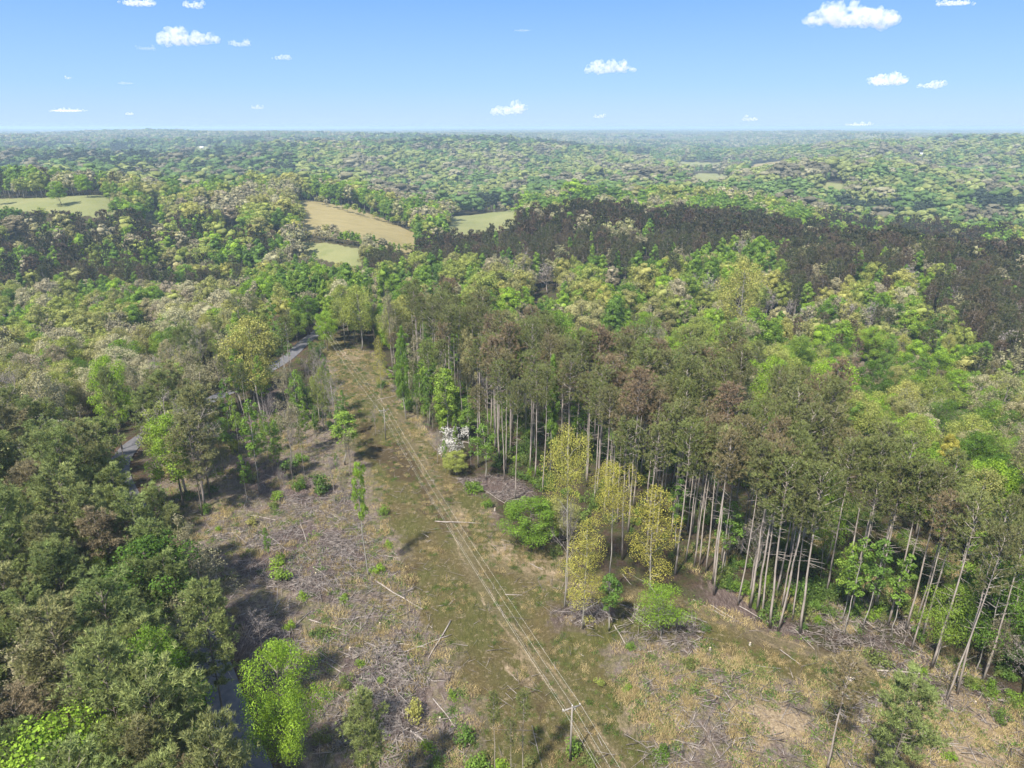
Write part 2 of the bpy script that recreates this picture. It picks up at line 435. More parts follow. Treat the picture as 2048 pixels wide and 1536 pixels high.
def broad_proto(seed, h=18.0, cb=0.35, wid=4.2, shape='round', lobes=34, leaves=5200, leaf=0.17, limb=True, rk=6, gap=1.0, rt=.014, jit=.5, irr=0.0):
    r = np.random.default_rng(seed)
    tr, cr = G(), G()
    p = trunk_path(r, h * .93, 0.4)
    tr.tube(p, np.interp(np.linspace(0, 1, len(p)), [0, .05, 1], [h * rt, h * rt * .75, h * .0018]), rk)
    C, RR = [], []
    for b in range(lobes):
        t = (b + r.uniform(0, 1)) / lobes
        if shape == 'cone': pr = (0.45 + .55 * min(1, t / .22)) * (1 - t) ** .75 + .08
        elif shape == 'tall': pr = math.sin(math.pi * min(.98, .12 + t * .8)) ** .6 * .9
        elif shape == 'flat': pr = .45 + .55 * math.sin(math.pi * min(.85, .2 + t * .65))
        else: pr = math.sqrt(max(.03, 1 - ((t - .42) / .62) ** 2))
        az = b * 2.4 + r.uniform(-.6, .6)
        rr = wid * pr * r.uniform(.45 - irr, 1.0 + irr) * (1 if t < .93 else .3)
        z = h * (cb + (1 - cb) * (.04 + .93 * t))
        ax = on(p, min(.999, z / (h * .93)))
        c = np.array([ax[0] + rr * math.cos(az), ax[1] + rr * math.sin(az), z])
        C.append(c); RR.append((.20 + .17 * pr) * wid * r.uniform(.7, 1.25) * min(1, (34 / lobes) ** .33))
        if limb:
            s = on(p, max(.1, min(.97, (z - rr * .75) / (h * .93))))
            m = (s + c) / 2 + r.normal(0, .15, 3)
            tr.tube([s, m, c], [.075 * wid / 4, .045 * wid / 4, .015], 3, False)
    C, RR = np.array(C), np.array(RR)
    w = RR ** 2; w /= w.sum()
    k = r.choice(len(C), leaves, p=w)
    d = r.normal(0, 1, (leaves, 3)); d[:, 2] += .35; d /= np.linalg.norm(d, axis=1)[:, None]
    rad = r.uniform(0.25, 1, leaves) ** .5 * gap
    P = C[k] + d * (RR[k] * rad)[:, None] * [1, 1, .8]
    cr.leaves(P, d, leaf, jit, r=r)
    return dict(trunk=tr, crown=cr, h=h)

def bare_proto(seed, h=16.0, levels=5, wid=1.0, buds=0, bud=0.08, rk=5, n0=12):
    r = np.random.default_rng(seed)
    tr, cr = G(), G()
    p = trunk_path(r, h * .8, 0.35)
    tr.tube(p, np.linspace(h * .011, h * .003, len(p)), rk)
    tips = []
    def grow(a, d, L, rad, lev):
        q = [a]
        for s in range(3):
            d = d + r.normal(0, .16, 3) + [0, 0, .10]; d /= np.linalg.norm(d)
            q.append(q[-1] + d * L / 3)
        g = tr if lev >= levels - 1 else cr
        g.tube(q, [rad, rad * .8, rad * .55, rad * .3], 3, False)
        if lev <= 1:
            tips.extend(q[1:]); return
        for _ in range(int(r.integers(3, 5))):
            t = r.uniform(.35, 1.0); c = on(np.array(q), min(t, .999))
            nd = d + r.normal(0, .55, 3); nd /= np.linalg.norm(nd)
            grow(c, nd, L * r.uniform(.5, .72), rad * .5, lev - 1)
    for b in range(n0):
        t = r.uniform(.35, 1) ; az = b * 2.4 + r.uniform(-.5, .5); el = R(38 + 30 * t)
        d = np.array([math.cos(az) * math.cos(el), math.sin(az) * math.cos(el), math.sin(el)])
        grow(on(p, min(t, .99)), d, h * .24 * wid * (1.25 - .6 * t), h * .0042, levels - 1)
    if buds:
        T = np.array(tips); k = r.choice(len(T), buds)
        cr.leaves(T[k] + r.normal(0, .22, (buds, 3)), r.normal(0, 1, (buds, 3)) + [0, 0, 1], bud, .6, r=r)
    return dict(trunk=tr, crown=cr, h=h)

_t = (1 + 5 ** .5) / 2
ICV = np.array([(-1, _t, 0), (1, _t, 0), (-1, -_t, 0), (1, -_t, 0), (0, -1, _t), (0, 1, _t), (0, -1, -_t), (0, 1, -_t), (_t, 0, -1), (_t, 0, 1), (-_t, 0, -1), (-_t, 0, 1)], float); ICV /= np.linalg.norm(ICV[0])
ICF = np.array([(0, 11, 5), (0, 5, 1), (0, 1, 7), (0, 7, 10), (0, 10, 11), (1, 5, 9), (5, 11, 4), (11, 10, 2), (10, 7, 6), (7, 1, 8), (3, 9, 4), (3, 4, 2), (3, 2, 6), (3, 6, 8), (3, 8, 9), (4, 9, 5), (2, 4, 11), (6, 2, 10), (8, 6, 7), (9, 8, 1)])
def subd(V, T):
    V = list(map(tuple, V)); c = {}; O = []
    def mid(a, b):
        k = (min(a, b), max(a, b))
        if k not in c:
            m_ = (np.array(V[a]) + V[b]) / 2; m_ /= np.linalg.norm(m_); c[k] = len(V); V.append(tuple(m_))
        return c[k]
    for a, b, d in T:
        x, y, z = mid(a, b), mid(b, d), mid(d, a); O += [(a, x, z), (b, y, x), (d, z, y), (x, y, z)]
    return np.array(V), np.array(O)
IC1 = subd(ICV, ICF)
def crowns(g, r, h, cb, wid, shape, k, sub=True, rs=1.0):
    V, T = IC1 if sub else (ICV, ICF)
    for b in range(k):
        t = (b + r.uniform(0, 1)) / k
        if shape == 'cone': pr = (0.45 + .55 * min(1, t / .22)) * (1 - t) ** .75 + .08
        elif shape == 'tall': pr = .7
        else: pr = math.sqrt(max(.03, 1 - ((t - .40) / .64) ** 2))
        az = b * 2.4 + r.uniform(-.6, .6); rr = wid * pr * r.uniform(.25, .62)
        c = np.array([rr * math.cos(az), rr * math.sin(az), h * (cb + (1 - cb) * (.10 + .76 * t))])
        R_ = wid * (.34 + .16 * pr) * r.uniform(.8, 1.2) * rs
        Q = V * (1 + r.normal(0, .10, (len(V), 1)))
        g.add(c + Q * [R_, R_, R_ * .82], T)
def core(q, seed, cb, wid, shape):
    crowns(q['crown'], np.random.default_rng(seed), q['h'], cb, wid, shape, 7, True, .8)
    return q
def dome_proto(seed, h=16.0, wid=5.0, faces=260, leaf=.75, shape='round', depth=.62, trunk=True):
    """far tree: coarser clumps of the same kind of crown"""
    if leaf > 1:
        r = np.random.default_rng(seed); q = dict(trunk=G(), crown=G(), h=h)
        crowns(q['crown'], r, h, .25, wid * .95, shape, 6)
        n_ = 60; d = r.normal(0, 1, (n_, 3)); d /= np.linalg.norm(d, axis=1)[:, None]
        q['crown'].leaves(np.array([0, 0, h * .62]) + d * [wid * .85, wid * .85, h * .34] * (1 if shape != 'cone' else .7), d, .8, .3, r=r)
        return q
    q = broad_proto(seed, h, 1 - depth, wid, shape, 14, faces, leaf, False, 4, jit=.3)
    crowns(q['crown'], np.random.default_rng(seed), h, 1 - depth, wid * .85, shape, 6, True, .85)
    if not trunk: q['trunk'] = G()
    return q

PROTO = {}
# kind -> lod -> list of dict(trunk mesh, crown mesh, whole mesh, h)
def reg(kind, lod, q, bark, leafm):
    tm = q['trunk'].mesh(kind + '_trunk', bark) if lod == 0 else None
    cm = q['crown'].mesh(kind + '_crown', leafm) if lod == 0 else None
    tv, tt = q['trunk'].get(); cv, ct = q['crown'].get()
    V = np.vstack([tv, cv]); T = np.vstack([tt, ct + len(tv)])
    wm = mkmesh('%s_whole_%d' % (kind, lod), V, T, [bark, leafm], np.r_[np.zeros(len(tt), int), np.ones(len(ct), int)])
    PROTO.setdefault(kind, {}).setdefault(lod, []).append(dict(t=tm, c=cm, w=wm, h=q['h']))
for s in range(6):
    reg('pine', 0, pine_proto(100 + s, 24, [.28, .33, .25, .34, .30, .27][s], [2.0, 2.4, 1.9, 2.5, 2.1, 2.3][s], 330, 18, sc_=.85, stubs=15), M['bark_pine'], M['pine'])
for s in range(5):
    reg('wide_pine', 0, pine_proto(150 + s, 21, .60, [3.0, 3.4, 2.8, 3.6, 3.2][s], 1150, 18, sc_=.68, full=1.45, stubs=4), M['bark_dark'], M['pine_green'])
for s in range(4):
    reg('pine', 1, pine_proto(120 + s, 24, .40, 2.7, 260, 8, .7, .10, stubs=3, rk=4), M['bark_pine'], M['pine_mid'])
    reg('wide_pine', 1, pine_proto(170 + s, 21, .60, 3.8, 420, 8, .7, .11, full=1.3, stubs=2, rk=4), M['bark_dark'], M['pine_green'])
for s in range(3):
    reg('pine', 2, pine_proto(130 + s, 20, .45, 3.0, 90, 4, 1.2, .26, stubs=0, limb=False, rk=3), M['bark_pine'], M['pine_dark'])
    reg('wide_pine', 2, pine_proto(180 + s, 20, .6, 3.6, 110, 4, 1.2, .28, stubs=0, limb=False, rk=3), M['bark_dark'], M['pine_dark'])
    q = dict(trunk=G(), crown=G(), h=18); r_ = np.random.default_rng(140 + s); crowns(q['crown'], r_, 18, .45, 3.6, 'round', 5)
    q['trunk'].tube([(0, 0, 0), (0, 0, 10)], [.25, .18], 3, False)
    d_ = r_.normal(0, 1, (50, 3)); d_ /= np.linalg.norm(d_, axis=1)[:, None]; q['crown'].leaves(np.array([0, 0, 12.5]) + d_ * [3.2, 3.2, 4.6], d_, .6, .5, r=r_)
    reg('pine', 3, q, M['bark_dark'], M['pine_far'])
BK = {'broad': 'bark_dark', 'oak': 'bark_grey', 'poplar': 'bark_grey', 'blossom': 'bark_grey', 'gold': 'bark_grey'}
SH = {'broad': ('round', 4.4, .30), 'oak': ('round', 4.6, .34), 'poplar': ('cone', 3.6, .22), 'blossom': ('round', 4.5, .38), 'gold': ('tall', 2.7, .42)}
for kd in BK:
    shp, wd, cb = SH[kd]
    for s in range(4):
        reg(kd, 0, broad_proto(200 + s + 31 * len(kd), 18, cb, wd * (.85 + .1 * s), shp, 38, 12000, .125, gap=1.1), M[BK[kd]], M[kd])
    for s in range(3):
        reg(kd, 1, core(broad_proto(300 + s + 31 * len(kd), 18, cb, wd, shp, 30, 5200, .19, rk=4, jit=.38), 300 + s, cb, wd * .82, shp), M[BK[kd]], M[kd])
        reg(kd, 2, dome_proto(400 + s + 31 * len(kd), 17, wd * 1.1, 1500, .33, shp), M[BK[kd]], M[kd])
        reg(kd, 3, dome_proto(500 + s + 31 * len(kd), 17, wd * 1.3, 210, 1.15, shp, .6, False), M[BK[kd]], M[kd + '_far'])
for s in range(4):
    reg('thin', 0, broad_proto(600 + s, 16, .40, 1.7 + .25 * s, 'tall', 20, 1700, .15, rt=.007, gap=1.2), M['bark_grey'], M['poplar'])
    reg('bare', 0, bare_proto(700 + s, 16, 5, 1.0, 500, .07), M['twig'], M['twig'])
    reg('budding', 0, bare_proto(720 + s, 16, 5, 1.05, 3600, .10), M['twig'], M['haze_twig'])
for s in range(3):
    reg('bare', 1, bare_proto(740 + s, 16, 4, 1.1, 500, .16, 4, 12), M['twig'], M['twig'])
    reg('budding', 1, bare_proto(760 + s, 16, 4, 1.15, 1500, .24, 4, 12), M['twig'], M['haze_twig'])
    for kd in ('bare', 'budding'):
        reg(kd, 2, dome_proto(780 + s, 16, 4.6, 480, .5, 'round'), M['twig'], M['haze_twig'])
        reg(kd, 3, dome_proto(790 + s, 16, 5.4, 140, 1.2, 'round', .6, False), M['twig'], M['twig_far'])
# a patch of far woodland: several crowns in one instance
def patch(seed, mats_i, faces):
    r = np.random.default_rng(seed)
    V, T, I = [], [], []; n = 0
    for k in range(16):
        g = G()
        c = r.uniform(-14, 14, 2); hh = r.uniform(11, 19); w = r.uniform(4.5, 7)
        g.add(np.array([c[0], c[1], hh - w * .9]) + IC1[0] * (1 + r.normal(0, .1, (len(IC1[0]), 1))) * [w, w, w * .95], IC1[1])
        g.leaves(np.array([c[0], c[1], hh - w * .9]) + (lambda e: e / np.linalg.norm(e, axis=1)[:, None])(r.normal(0, 1, (20, 3))) * w, r.normal(0, 1, (20, 3)), 1.2, .5, r=r)
        v, t = g.get(); V.append(v); T.append(t + n); n += len(v); I.append(np.full(len(t), int(r.choice(mats_i))))
    return np.vstack(V), np.vstack(T), np.concatenate(I)
PM = [M['pine_far'], M['broad_far'], M['oak_far'], M['blossom_far'], M['twig_far']]
PATCH = []
for s in range(6):
    V, T, I = patch(900 + s, [[0, 1, 2, 4], [1, 2, 3], [0, 0, 1], [2, 3, 4], [1, 4, 2], [0, 1, 4]][s], 46)
    PATCH.append(mkmesh('far_wood_%d' % s, V, T, PM, I))

# ------------------------------------------------------------------ object helpers
def tag(o, label=None, cat=None, group=None, kind=None):
    if label: o['label'] = label
    if cat: o['category'] = cat
    if group: o['group'] = group
    if kind: o['kind'] = kind
    return o
def link(name, me, parent=None):
    o = bpy.data.objects.new(name, me)
    COL.objects.link(o)
    if parent is not None: o.parent = parent
    return o
def empty(name, loc, rz=0.0, sc=(1, 1, 1)):
    o = bpy.data.objects.new(name, None)
    COL.objects.link(o)
    o.location = loc; o.rotation_euler = (0, 0, rz); o.scale = sc
    o.empty_display_size = .5
    return o

NAME = {'pine': 'pine_tree', 'wide_pine': 'pine_tree', 'broad': 'broadleaf_tree', 'oak': 'oak_tree', 'gold': 'oak_tree', 'poplar': 'poplar_tree', 'thin': 'young_tree',
        'blossom': 'blossoming_tree', 'bare': 'bare_tree', 'budding': 'budding_tree'}
CAT = {'pine_tree': 'pine', 'broadleaf_tree': 'tree', 'oak_tree': 'oak', 'poplar_tree': 'poplar', 'young_tree': 'sapling', 'blossoming_tree': 'blossoming tree', 'bare_tree': 'bare tree', 'budding_tree': 'budding tree'}
def add_tree(kind, x, y, height, wsc, label, group=None, parts=True, lod=0, rz=None, var=None, z=None, tilt=(0, 0)):
    L = PROTO[kind].get(lod) or PROTO[kind][0]
    q = L[(var if var is not None else int(rng.integers(0, 99))) % len(L)]
    s = height / q['h']
    z = tz(x, y) if z is None else z
    rz = rng.uniform(0, 6.28) if rz is None else rz
    nm = NAME[kind]
    if parts and q['t'] is not None:
        o = empty(nm, (x, y, z - .1), rz, (s * wsc, s * wsc, s))
        link('trunk', q['t'], o); link('crown', q['c'], o)
    else:
        o = link(nm, q['w']); o.location = (x, y, z - .1); o.rotation_euler = (0, 0, rz); o.scale = (s * wsc, s * wsc, s)
    o.rotation_euler[0] += tilt[0]; o.rotation_euler[1] += tilt[1]
    return tag(o, label, CAT[nm], group)

# ------------------------------------------------------------------ stuff: instances on points by geometry nodes
def scatter(name, meshes, P, rot, scl, idx, label=None):
    """one object that carries many instances; meshes stay out of the scene"""
    col = bpy.data.collections.new(name + '_kit')
    for i, me in enumerate(meshes):
        o = bpy.data.objects.new('%s_%02d' % (name, i), me); col.objects.link(o)
    n = len(P)
    me = bpy.data.meshes.new(name)
    me.vertices.add(n); me.vertices.foreach_set('co', np.asarray(P, np.float32).ravel())
    for nm, typ, val in (('rot', 'FLOAT', rot), ('idx', 'INT', idx)):
        a = me.attributes.new(nm, typ, 'POINT'); a.data.foreach_set('value', np.asarray(val, np.float32 if typ == 'FLOAT' else np.int32))
    a = me.attributes.new('scl', 'FLOAT_VECTOR', 'POINT'); a.data.foreach_set('vector', np.asarray(scl, np.float32).ravel())
    me.update()
    ob = link(name, me)
    ng = bpy.data.node_groups.new(name, 'GeometryNodeTree')
    ng.interface.new_socket('Geometry', in_out='INPUT', socket_type='NodeSocketGeometry')
    ng.interface.new_socket('Geometry', in_out='OUTPUT', socket_type='NodeSocketGeometry')
    n_, l_ = ng.nodes, ng.links
    gi, go = n_.new('NodeGroupInput'), n_.new('NodeGroupOutput')
    ip = n_.new('GeometryNodeInstanceOnPoints')
    ci = n_.new('GeometryNodeCollectionInfo'); ci.inputs['Collection'].default_value = col
    ci.inputs['Separate Children'].default_value = True; ci.inputs['Reset Children'].default_value = True
    def at(nm, typ):
        q = n_.new('GeometryNodeInputNamedAttribute'); q.data_type = typ; q.inputs['Name'].default_value = nm
        return [s for s in q.outputs if s.enabled and s.name == 'Attribute'][0]
    l_.new(gi.outputs[0], ip.inputs['Points'])
    l_.new(ci.outputs[0], ip.inputs['Instance'])
    ip.inputs['Pick Instance'].default_value = True
    l_.new(at('idx', 'INT'), ip.inputs['Instance Index'])
    cb = n_.new('ShaderNodeCombineXYZ'); l_.new(at('rot', 'FLOAT'), cb.inputs[2])
    l_.new(cb.outputs[0], ip.inputs['Rotation'])
    l_.new(at('scl', 'FLOAT_VECTOR'), ip.inputs['Scale'])
    l_.new(ip.outputs[0], go.inputs[0])
    md = ob.modifiers.new('scatter', 'NODES'); md.node_group = ng
    ob['kind'] = 'stuff'
    if label: ob['label'] = label
    return ob

# ================================================================== GROUND
th = np.r_[np.linspace(-math.pi, -R(52), 40, endpoint=False), np.linspace(-R(52), R(52), 620), np.linspace(R(52), math.pi, 41)[1:]]
th = th[:-1]                                           # -pi and pi are the same ray
rr = [0.5, 4, 10, 18, 26, 32]
while rr[-1] < 280: rr.append(rr[-1] + max(.42, rr[-1] * .0042))
while rr[-1] < 900: rr.append(rr[-1] * 1.009)
while rr[-1] < 26000: rr.append(rr[-1] * 1.022)
rr = np.array(rr)
TH, RR_ = np.meshgrid(th, rr)
gx, gy = (RR_ * np.sin(TH)).ravel(), (RR_ * np.cos(TH)).ravel()
gz = terrain(gx, gy)
nT, nR = len(th), len(rr)
ii, jj = np.meshgrid(np.arange(nR - 1), np.arange(nT), indexing='ij')
a_ = ii * nT + jj; b_ = ii * nT + (jj + 1) % nT
quad = np.stack([a_, b_, b_ + nT, a_ + nT], -1).reshape(-1, 4)[:, ::-1]
dr = seg_dist(gx, gy, ROAD)
gz = np.where(dr < 7, gz + (terrain(gx, gy) * 0), gz)
GV = np.c_[gx, gy, gz]
cen = len(GV); GV = np.vstack([GV, [0, 0, tz(0, 0)]])
gme = mkmesh('ground', GV, quad, [])
gme.polygons.foreach_set('use_smooth', np.ones(len(quad), bool))
gu, gv, gd = proj(gx, gy, gz)
front = gy > 20
_near = np.clip(120 / gd, .1, 1.5)
_warps = [(gu + fbm(gx / q + 17 * i, gy / q, 4, 41 + i) * 95 * _near, gv + fbm(gx / q, gy / q + 11 * i, 4, 143 + i) * 55 * _near) for i, q in enumerate((7, 3.5, 12, 2.0, 5))]
def paint(polys, w=1.0):
    out = np.zeros(len(gx)); f_ = front & (gy < 420)
    for wu, wv in _warps:
        m_ = np.zeros(len(gx), bool)
        for p in polys: m_[f_] |= inside(wu[f_], wv[f_], p)
        out += m_
    return out / len(_warps) * w
GRASS = [[(668, 700), (700, 690), (742, 705), (775, 780), (840, 870), (905, 960), (975, 1040), (1100, 1110), (1180, 1150), (1330, 1190), (1480, 1250), (1640, 1310), (1800, 1360), (1760, 1400),
          (1560, 1350), (1400, 1290), (1240, 1265), (1180, 1300), (1260, 1420), (1330, 1536), (1380, 1700), (900, 1700), (930, 1536), (960, 1440), (930, 1340), (880, 1250), (830, 1150), (780, 1060), (745, 960), (700, 880), (680, 800)],
         [(640, 668), (700, 680), (660, 720), (620, 690)], [(870, 900), (930, 930), (980, 1010), (930, 1010), (880, 950)]]
LITTER = [[(480, 1080), (620, 1040), (700, 1080), (760, 1130), (700, 1170), (640, 1200), (520, 1160)], [(700, 1300), (790, 1290), (860, 1350), (840, 1480), (760, 1470), (700, 1400)],
          [(1095, 1212), (1150, 1192), (1210, 1200), (1215, 1240), (1170, 1258), (1105, 1248)], [(1380, 1150), (1480, 1180), (1640, 1280), (1560, 1290), (1430, 1230)],
          [(1000, 1000), (1090, 1010), (1040, 960), (900, 940), (930, 980)], [(480, 900), (640, 960), (700, 1020), (560, 1000), (440, 940)], [(1700, 1240), (1850, 1290), (1960, 1370), (1800, 1340)],
          [(440, 1210), (560, 1240), (640, 1400), (560, 1430), (450, 1300)], [(1880, 1400), (2048, 1400), (2048, 1440), (1900, 1440)], [(300, 900), (420, 860), (400, 930), (300, 960)], [(560, 760), (640, 800), (560, 850), (450, 870)]]
PALE = [[(975, 1070), (1040, 1110), (1120, 1130), (1130, 1145), (1060, 1145), (985, 1105)], [(1065, 1152), (1120, 1148), (1110, 1162), (1070, 1162)], [(1820, 1400), (1900, 1380), (2048, 1470), (2048, 1536), (1960, 1500), (1900, 1450), (1830, 1430)],
        [(1490, 1400), (1560, 1390), (1640, 1440), (1600, 1500), (1520, 1470)], [(1012, 1268), (1040, 1290), (1100, 1380), (1080, 1390), (1030, 1320)], [(955, 1200), (975, 1210), (985, 1230), (965, 1225)],
        [(815, 890), (835, 888), (838, 898), (818, 898)], [(680, 705), (712, 700), (725, 716), (690, 728)], [(900, 1000), (930, 1010), (990, 1120), (970, 1110)], [(1860, 1500), (2048, 1500), (2048, 1560), (1900, 1560)],
        [(1130, 1400), (1150, 1420), (1180, 1500), (1160, 1500)], [(1240, 1390), (1300, 1380), (1340, 1440), (1280, 1450)]]
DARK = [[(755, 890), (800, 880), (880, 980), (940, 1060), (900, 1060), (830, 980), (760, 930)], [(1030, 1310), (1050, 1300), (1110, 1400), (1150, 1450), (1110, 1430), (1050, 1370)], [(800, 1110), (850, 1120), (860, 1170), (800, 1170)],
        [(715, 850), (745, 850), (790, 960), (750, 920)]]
att = {}
gm, lm, pm, dm = paint(GRASS), paint(LITTER), paint(PALE), paint(DARK)
att['grass'] = gm; att['litter'] = lm; att['pale'] = pm; att['dark'] = dm
fl = np.zeros(len(gx)); ft = np.zeros(len(gx))
fu = gu + fbm(gx / 25, gy / 25, 3, 51) * 5; fv = gv + fbm(gx / 25, gy / 25, 3, 53) * 2.5
for k, (p, y0, y1) in FIELDS.items():
    m_ = (inside(fu, fv, p) | inside(fu, fv - 6, p) | inside(fu, fv - 11, p)) & (gy > y0) & (gy < y1)
    if k in ('hay', 'tan_h'): ft[m_] = 1
    else: fl[m_] = 1
att['field'] = fl; att['hay'] = ft
TRK = [[(1330, 1700), (1240, 1536), (1160, 1420), (1095, 1335), (1030, 1262), (985, 1205), (950, 1140), (915, 1065), (880, 995), (848, 930), (822, 890), (795, 840), (765, 790), (730, 740), (700, 712)], [(985, 1120), (1060, 1150), (1140, 1170), (1260, 1190), (1400, 1232), (1540, 1290), (1660, 1330), (1800, 1365)]]
rut = np.zeros(len(gx)); mid_ = np.zeros(len(gx))
for t_ in TRK:
    d_ = seg_dist(gx + fbm(gx / 6, gy / 6, 2, 71) * 1.2, gy, np.array([onz(u, v, 0)[:2] for u, v in t_]))
    rut = np.maximum(rut, np.clip(1.2 - np.abs(d_ - .9) / .38, 0, 1)); mid_ = np.maximum(mid_, np.clip(1.3 - d_ / 2.6, 0, 1))
att['rut'] = rut * np.clip(.34 + fbm(gx / 4, gy / 4, 3, 73) * 1.4, 0, .52); att['trackside'] = mid_ * .55
att['clear'] = paint([CLEAR])
att['verge'] = np.clip(1.25 - dr / 5.0 + fbm(gx / 2, gy / 2, 3, 61) * .5, 0, 1) * .8
for k, v_ in att.items():
    a = gme.attributes.new(k, 'FLOAT', 'POINT'); a.data.foreach_set('value', np.r_[v_, 0].astype(np.float32))

def groundmat():
    m, n, l = newmat('ground_cover')
    ge = n.new('ShaderNodeNewGeometry')
    def noise(s, det=5, rough=.6, stretch=None, dist=0.0):
        z = n.new('ShaderNodeTexNoise'); z.inputs['Scale'].default_value = s; z.inputs['Detail'].default_value = det; z.inputs['Roughness'].default_value = rough
        z.inputs['Distortion'].default_value = dist
        if stretch:
            mp = n.new('ShaderNodeMapping'); mp.inputs['Scale'].default_value = stretch[:3]; mp.inputs['Rotation'].default_value = (0, 0, stretch[3])
            l.new(ge.outputs['Position'], mp.inputs[0]); l.new(mp.outputs[0], z.inputs['Vector'])
        else: l.new(ge.outputs['Position'], z.inputs['Vector'])
        return z.outputs[0]
    def rmp(src, stops):
        q = ramp(n, stops); l.new(src, q.inputs[0]); return q.outputs[0]
    def mix(f, a, b):
        q = n.new('ShaderNodeMix'); q.data_type = 'RGBA'; l.new(f, q.inputs[0]); l.new(a, q.inputs[6]); l.new(b, q.inputs[7]); return q.outputs[2]
    def attr(k, nz=None, amp=.6):
        q = n.new('ShaderNodeAttribute'); q.attribute_name = k
        if nz is None: return q.outputs['Fac']
        # break the edge with noise
        s = n.new('ShaderNodeMath'); s.operation = 'MULTIPLY_ADD'; l.new(nz, s.inputs[0]); s.inputs[1].default_value = amp; l.new(q.outputs['Fac'], s.inputs[2])
        mr = n.new('ShaderNodeMapRange'); l.new(s.outputs[0], mr.inputs[0]); mr.inputs[1].default_value = amp * .5 + .22; mr.inputs[2].default_value = amp * .5 + .72
        return mr.outputs[0]
    n1, n2, n3, n4 = noise(.45, 6, .68), noise(2.2, 5, .7), noise(7, 3, .7), noise(.09, 4, .6)
    streak = noise(1.0, 5, .75, (3.2, .7, 1, R(35)), .6)
    # forest floor: brown leaf litter with some green
    floor_ = mix(rmp(n1, [(.42, (0, 0, 0)), (.62, (1, 1, 1))]), rmp(n2, [(.3, (.050, .036, .026)), (.7, (.125, .090, .066))]), rmp(n2, [(.3, (.040, .052, .018)), (.7, (.10, .11, .045))]))
    # cleared ground: weeds, dry stems, grey brown litter
    clear = mix(rmp(n1, [(.44, (0, 0, 0)), (.58, (1, 1, 1))]), rmp(streak, [(.3, (.095, .070, .056)), (.52, (.20, .155, .128)), (.72, (.38, .315, .26))]), rmp(n2, [(.3, (.075, .080, .032)), (.55, (.145, .145, .060)), (.75, (.26, .235, .12))]))
    grass = mix(rmp(n4, [(.42, (0, 0, 0)), (.60, (1, 1, 1))]), rmp(streak, [(.3, (.064, .068, .022)), (.55, (.125, .122, .042)), (.75, (.205, .180, .080))]), rmp(n2, [(.3, (.088, .070, .032)), (.6, (.165, .132, .062)), (.8, (.26, .205, .105))]))
    litter = rmp(streak, [(.3, (.065, .046, .040)), (.5, (.145, .108, .096)), (.72, (.30, .245, .22))])
    pale = rmp(n2, [(.3, (.22, .16, .10)), (.55, (.40, .31, .205)), (.75, (.55, .45, .31))])
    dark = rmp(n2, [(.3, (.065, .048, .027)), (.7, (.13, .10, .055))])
    hayf = rmp(noise(.05, 5, .6, (1, 4, 1, R(20))), [(.35, (.30, .25, .115)), (.6, (.38, .315, .155)), (.75, (.27, .235, .10))])
    wv_ = n.new('ShaderNodeTexWave'); wv_.inputs['Scale'].default_value = .11; wv_.inputs['Distortion'].default_value = 2.5; wv_.inputs['Detail'].default_value = 2; wv_.inputs['Detail Scale'].default_value = .3
    mpw = n.new('ShaderNodeMapping'); mpw.inputs['Rotation'].default_value = (0, 0, R(62)); l.new(ge.outputs['Position'], mpw.inputs[0]); l.new(mpw.outputs[0], wv_.inputs['Vector'])
    hayf = mix(rmp(wv_.outputs['Fac'], [(.0, (0, 0, 0)), (1.0, (.5, .5, .5))]), hayf, rmp(n4, [(.3, (.25, .20, .095)), (.7, (.33, .28, .14))]))
    field = rmp(noise(.03, 5, .6), [(.35, (.235, .250, .105)), (.6, (.285, .285, .130)), (.75, (.21, .235, .09))])
    verge = rmp(n2, [(.3, (.10, .060, .040)), (.7, (.18, .12, .08))])
    tan = rmp(n2, [(.3, (.20, .155, .105)), (.6, (.36, .29, .20)), (.8, (.47, .39, .27))])
    clear = mix(rmp(noise(.9, 6, .78), [(.50, (0, 0, 0)), (.57, (.75, .75, .75))]), clear, tan)
    clear = mix(rmp(noise(.7, 6, .78, (1, 1, 1, 1.1)), [(.53, (0, 0, 0)), (.60, (.8, .8, .8))]), clear, rmp(n2, [(.3, (.15, .115, .105)), (.7, (.34, .28, .26))]))
    c = mix(attr('clear', n1), floor_, clear)
    grass = mix(rmp(noise(1.3, 6, .75), [(.55, (0, 0, 0)), (.64, (.7, .7, .7))]), grass, tan)
    c = mix(attr('grass', n1), c, grass)
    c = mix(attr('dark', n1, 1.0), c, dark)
    c = mix(attr('litter', n1, .9), c, litter)
    c = mix(attr('pale', streak, 1.1), c, pale)
    c = mix(attr('trackside', n2, .5), c, rmp(n2, [(.3, (.13, .105, .055)), (.7, (.24, .20, .115))]))
    c = mix(attr('rut', n2, .6), c, pale)
    c = mix(attr('verge', n2, .3), c, verge)
    c = mix(attr('field', n4, .1), c, field)
    c = mix(attr('hay', n4, .1), c, hayf)
    fine = n.new('ShaderNodeMapRange'); l.new(n3, fine.inputs[0]); fine.inputs[1].default_value = .25; fine.inputs[2].default_value = .75; fine.inputs[3].default_value = .40; fine.inputs[4].default_value = 1.08
    vm = n.new('ShaderNodeVectorMath'); vm.operation = 'SCALE'; l.new(c, vm.inputs[0]); l.new(fine.outputs[0], vm.inputs['Scale'])
    d = n.new('ShaderNodeBsdfDiffuse'); l.new(vm.outputs[0], d.inputs[0])
    hs = n.new('ShaderNodeMath'); hs.operation = 'ADD'; l.new(streak, hs.inputs[0]); l.new(n3, hs.inputs[1])
    bp = n.new('ShaderNodeBump'); bp.inputs['Strength'].default_value = .9; bp.inputs['Distance'].default_value = .22
    l.new(hs.outputs[0], bp.inputs['Height']); l.new(bp.outputs[0], d.inputs['Normal'])
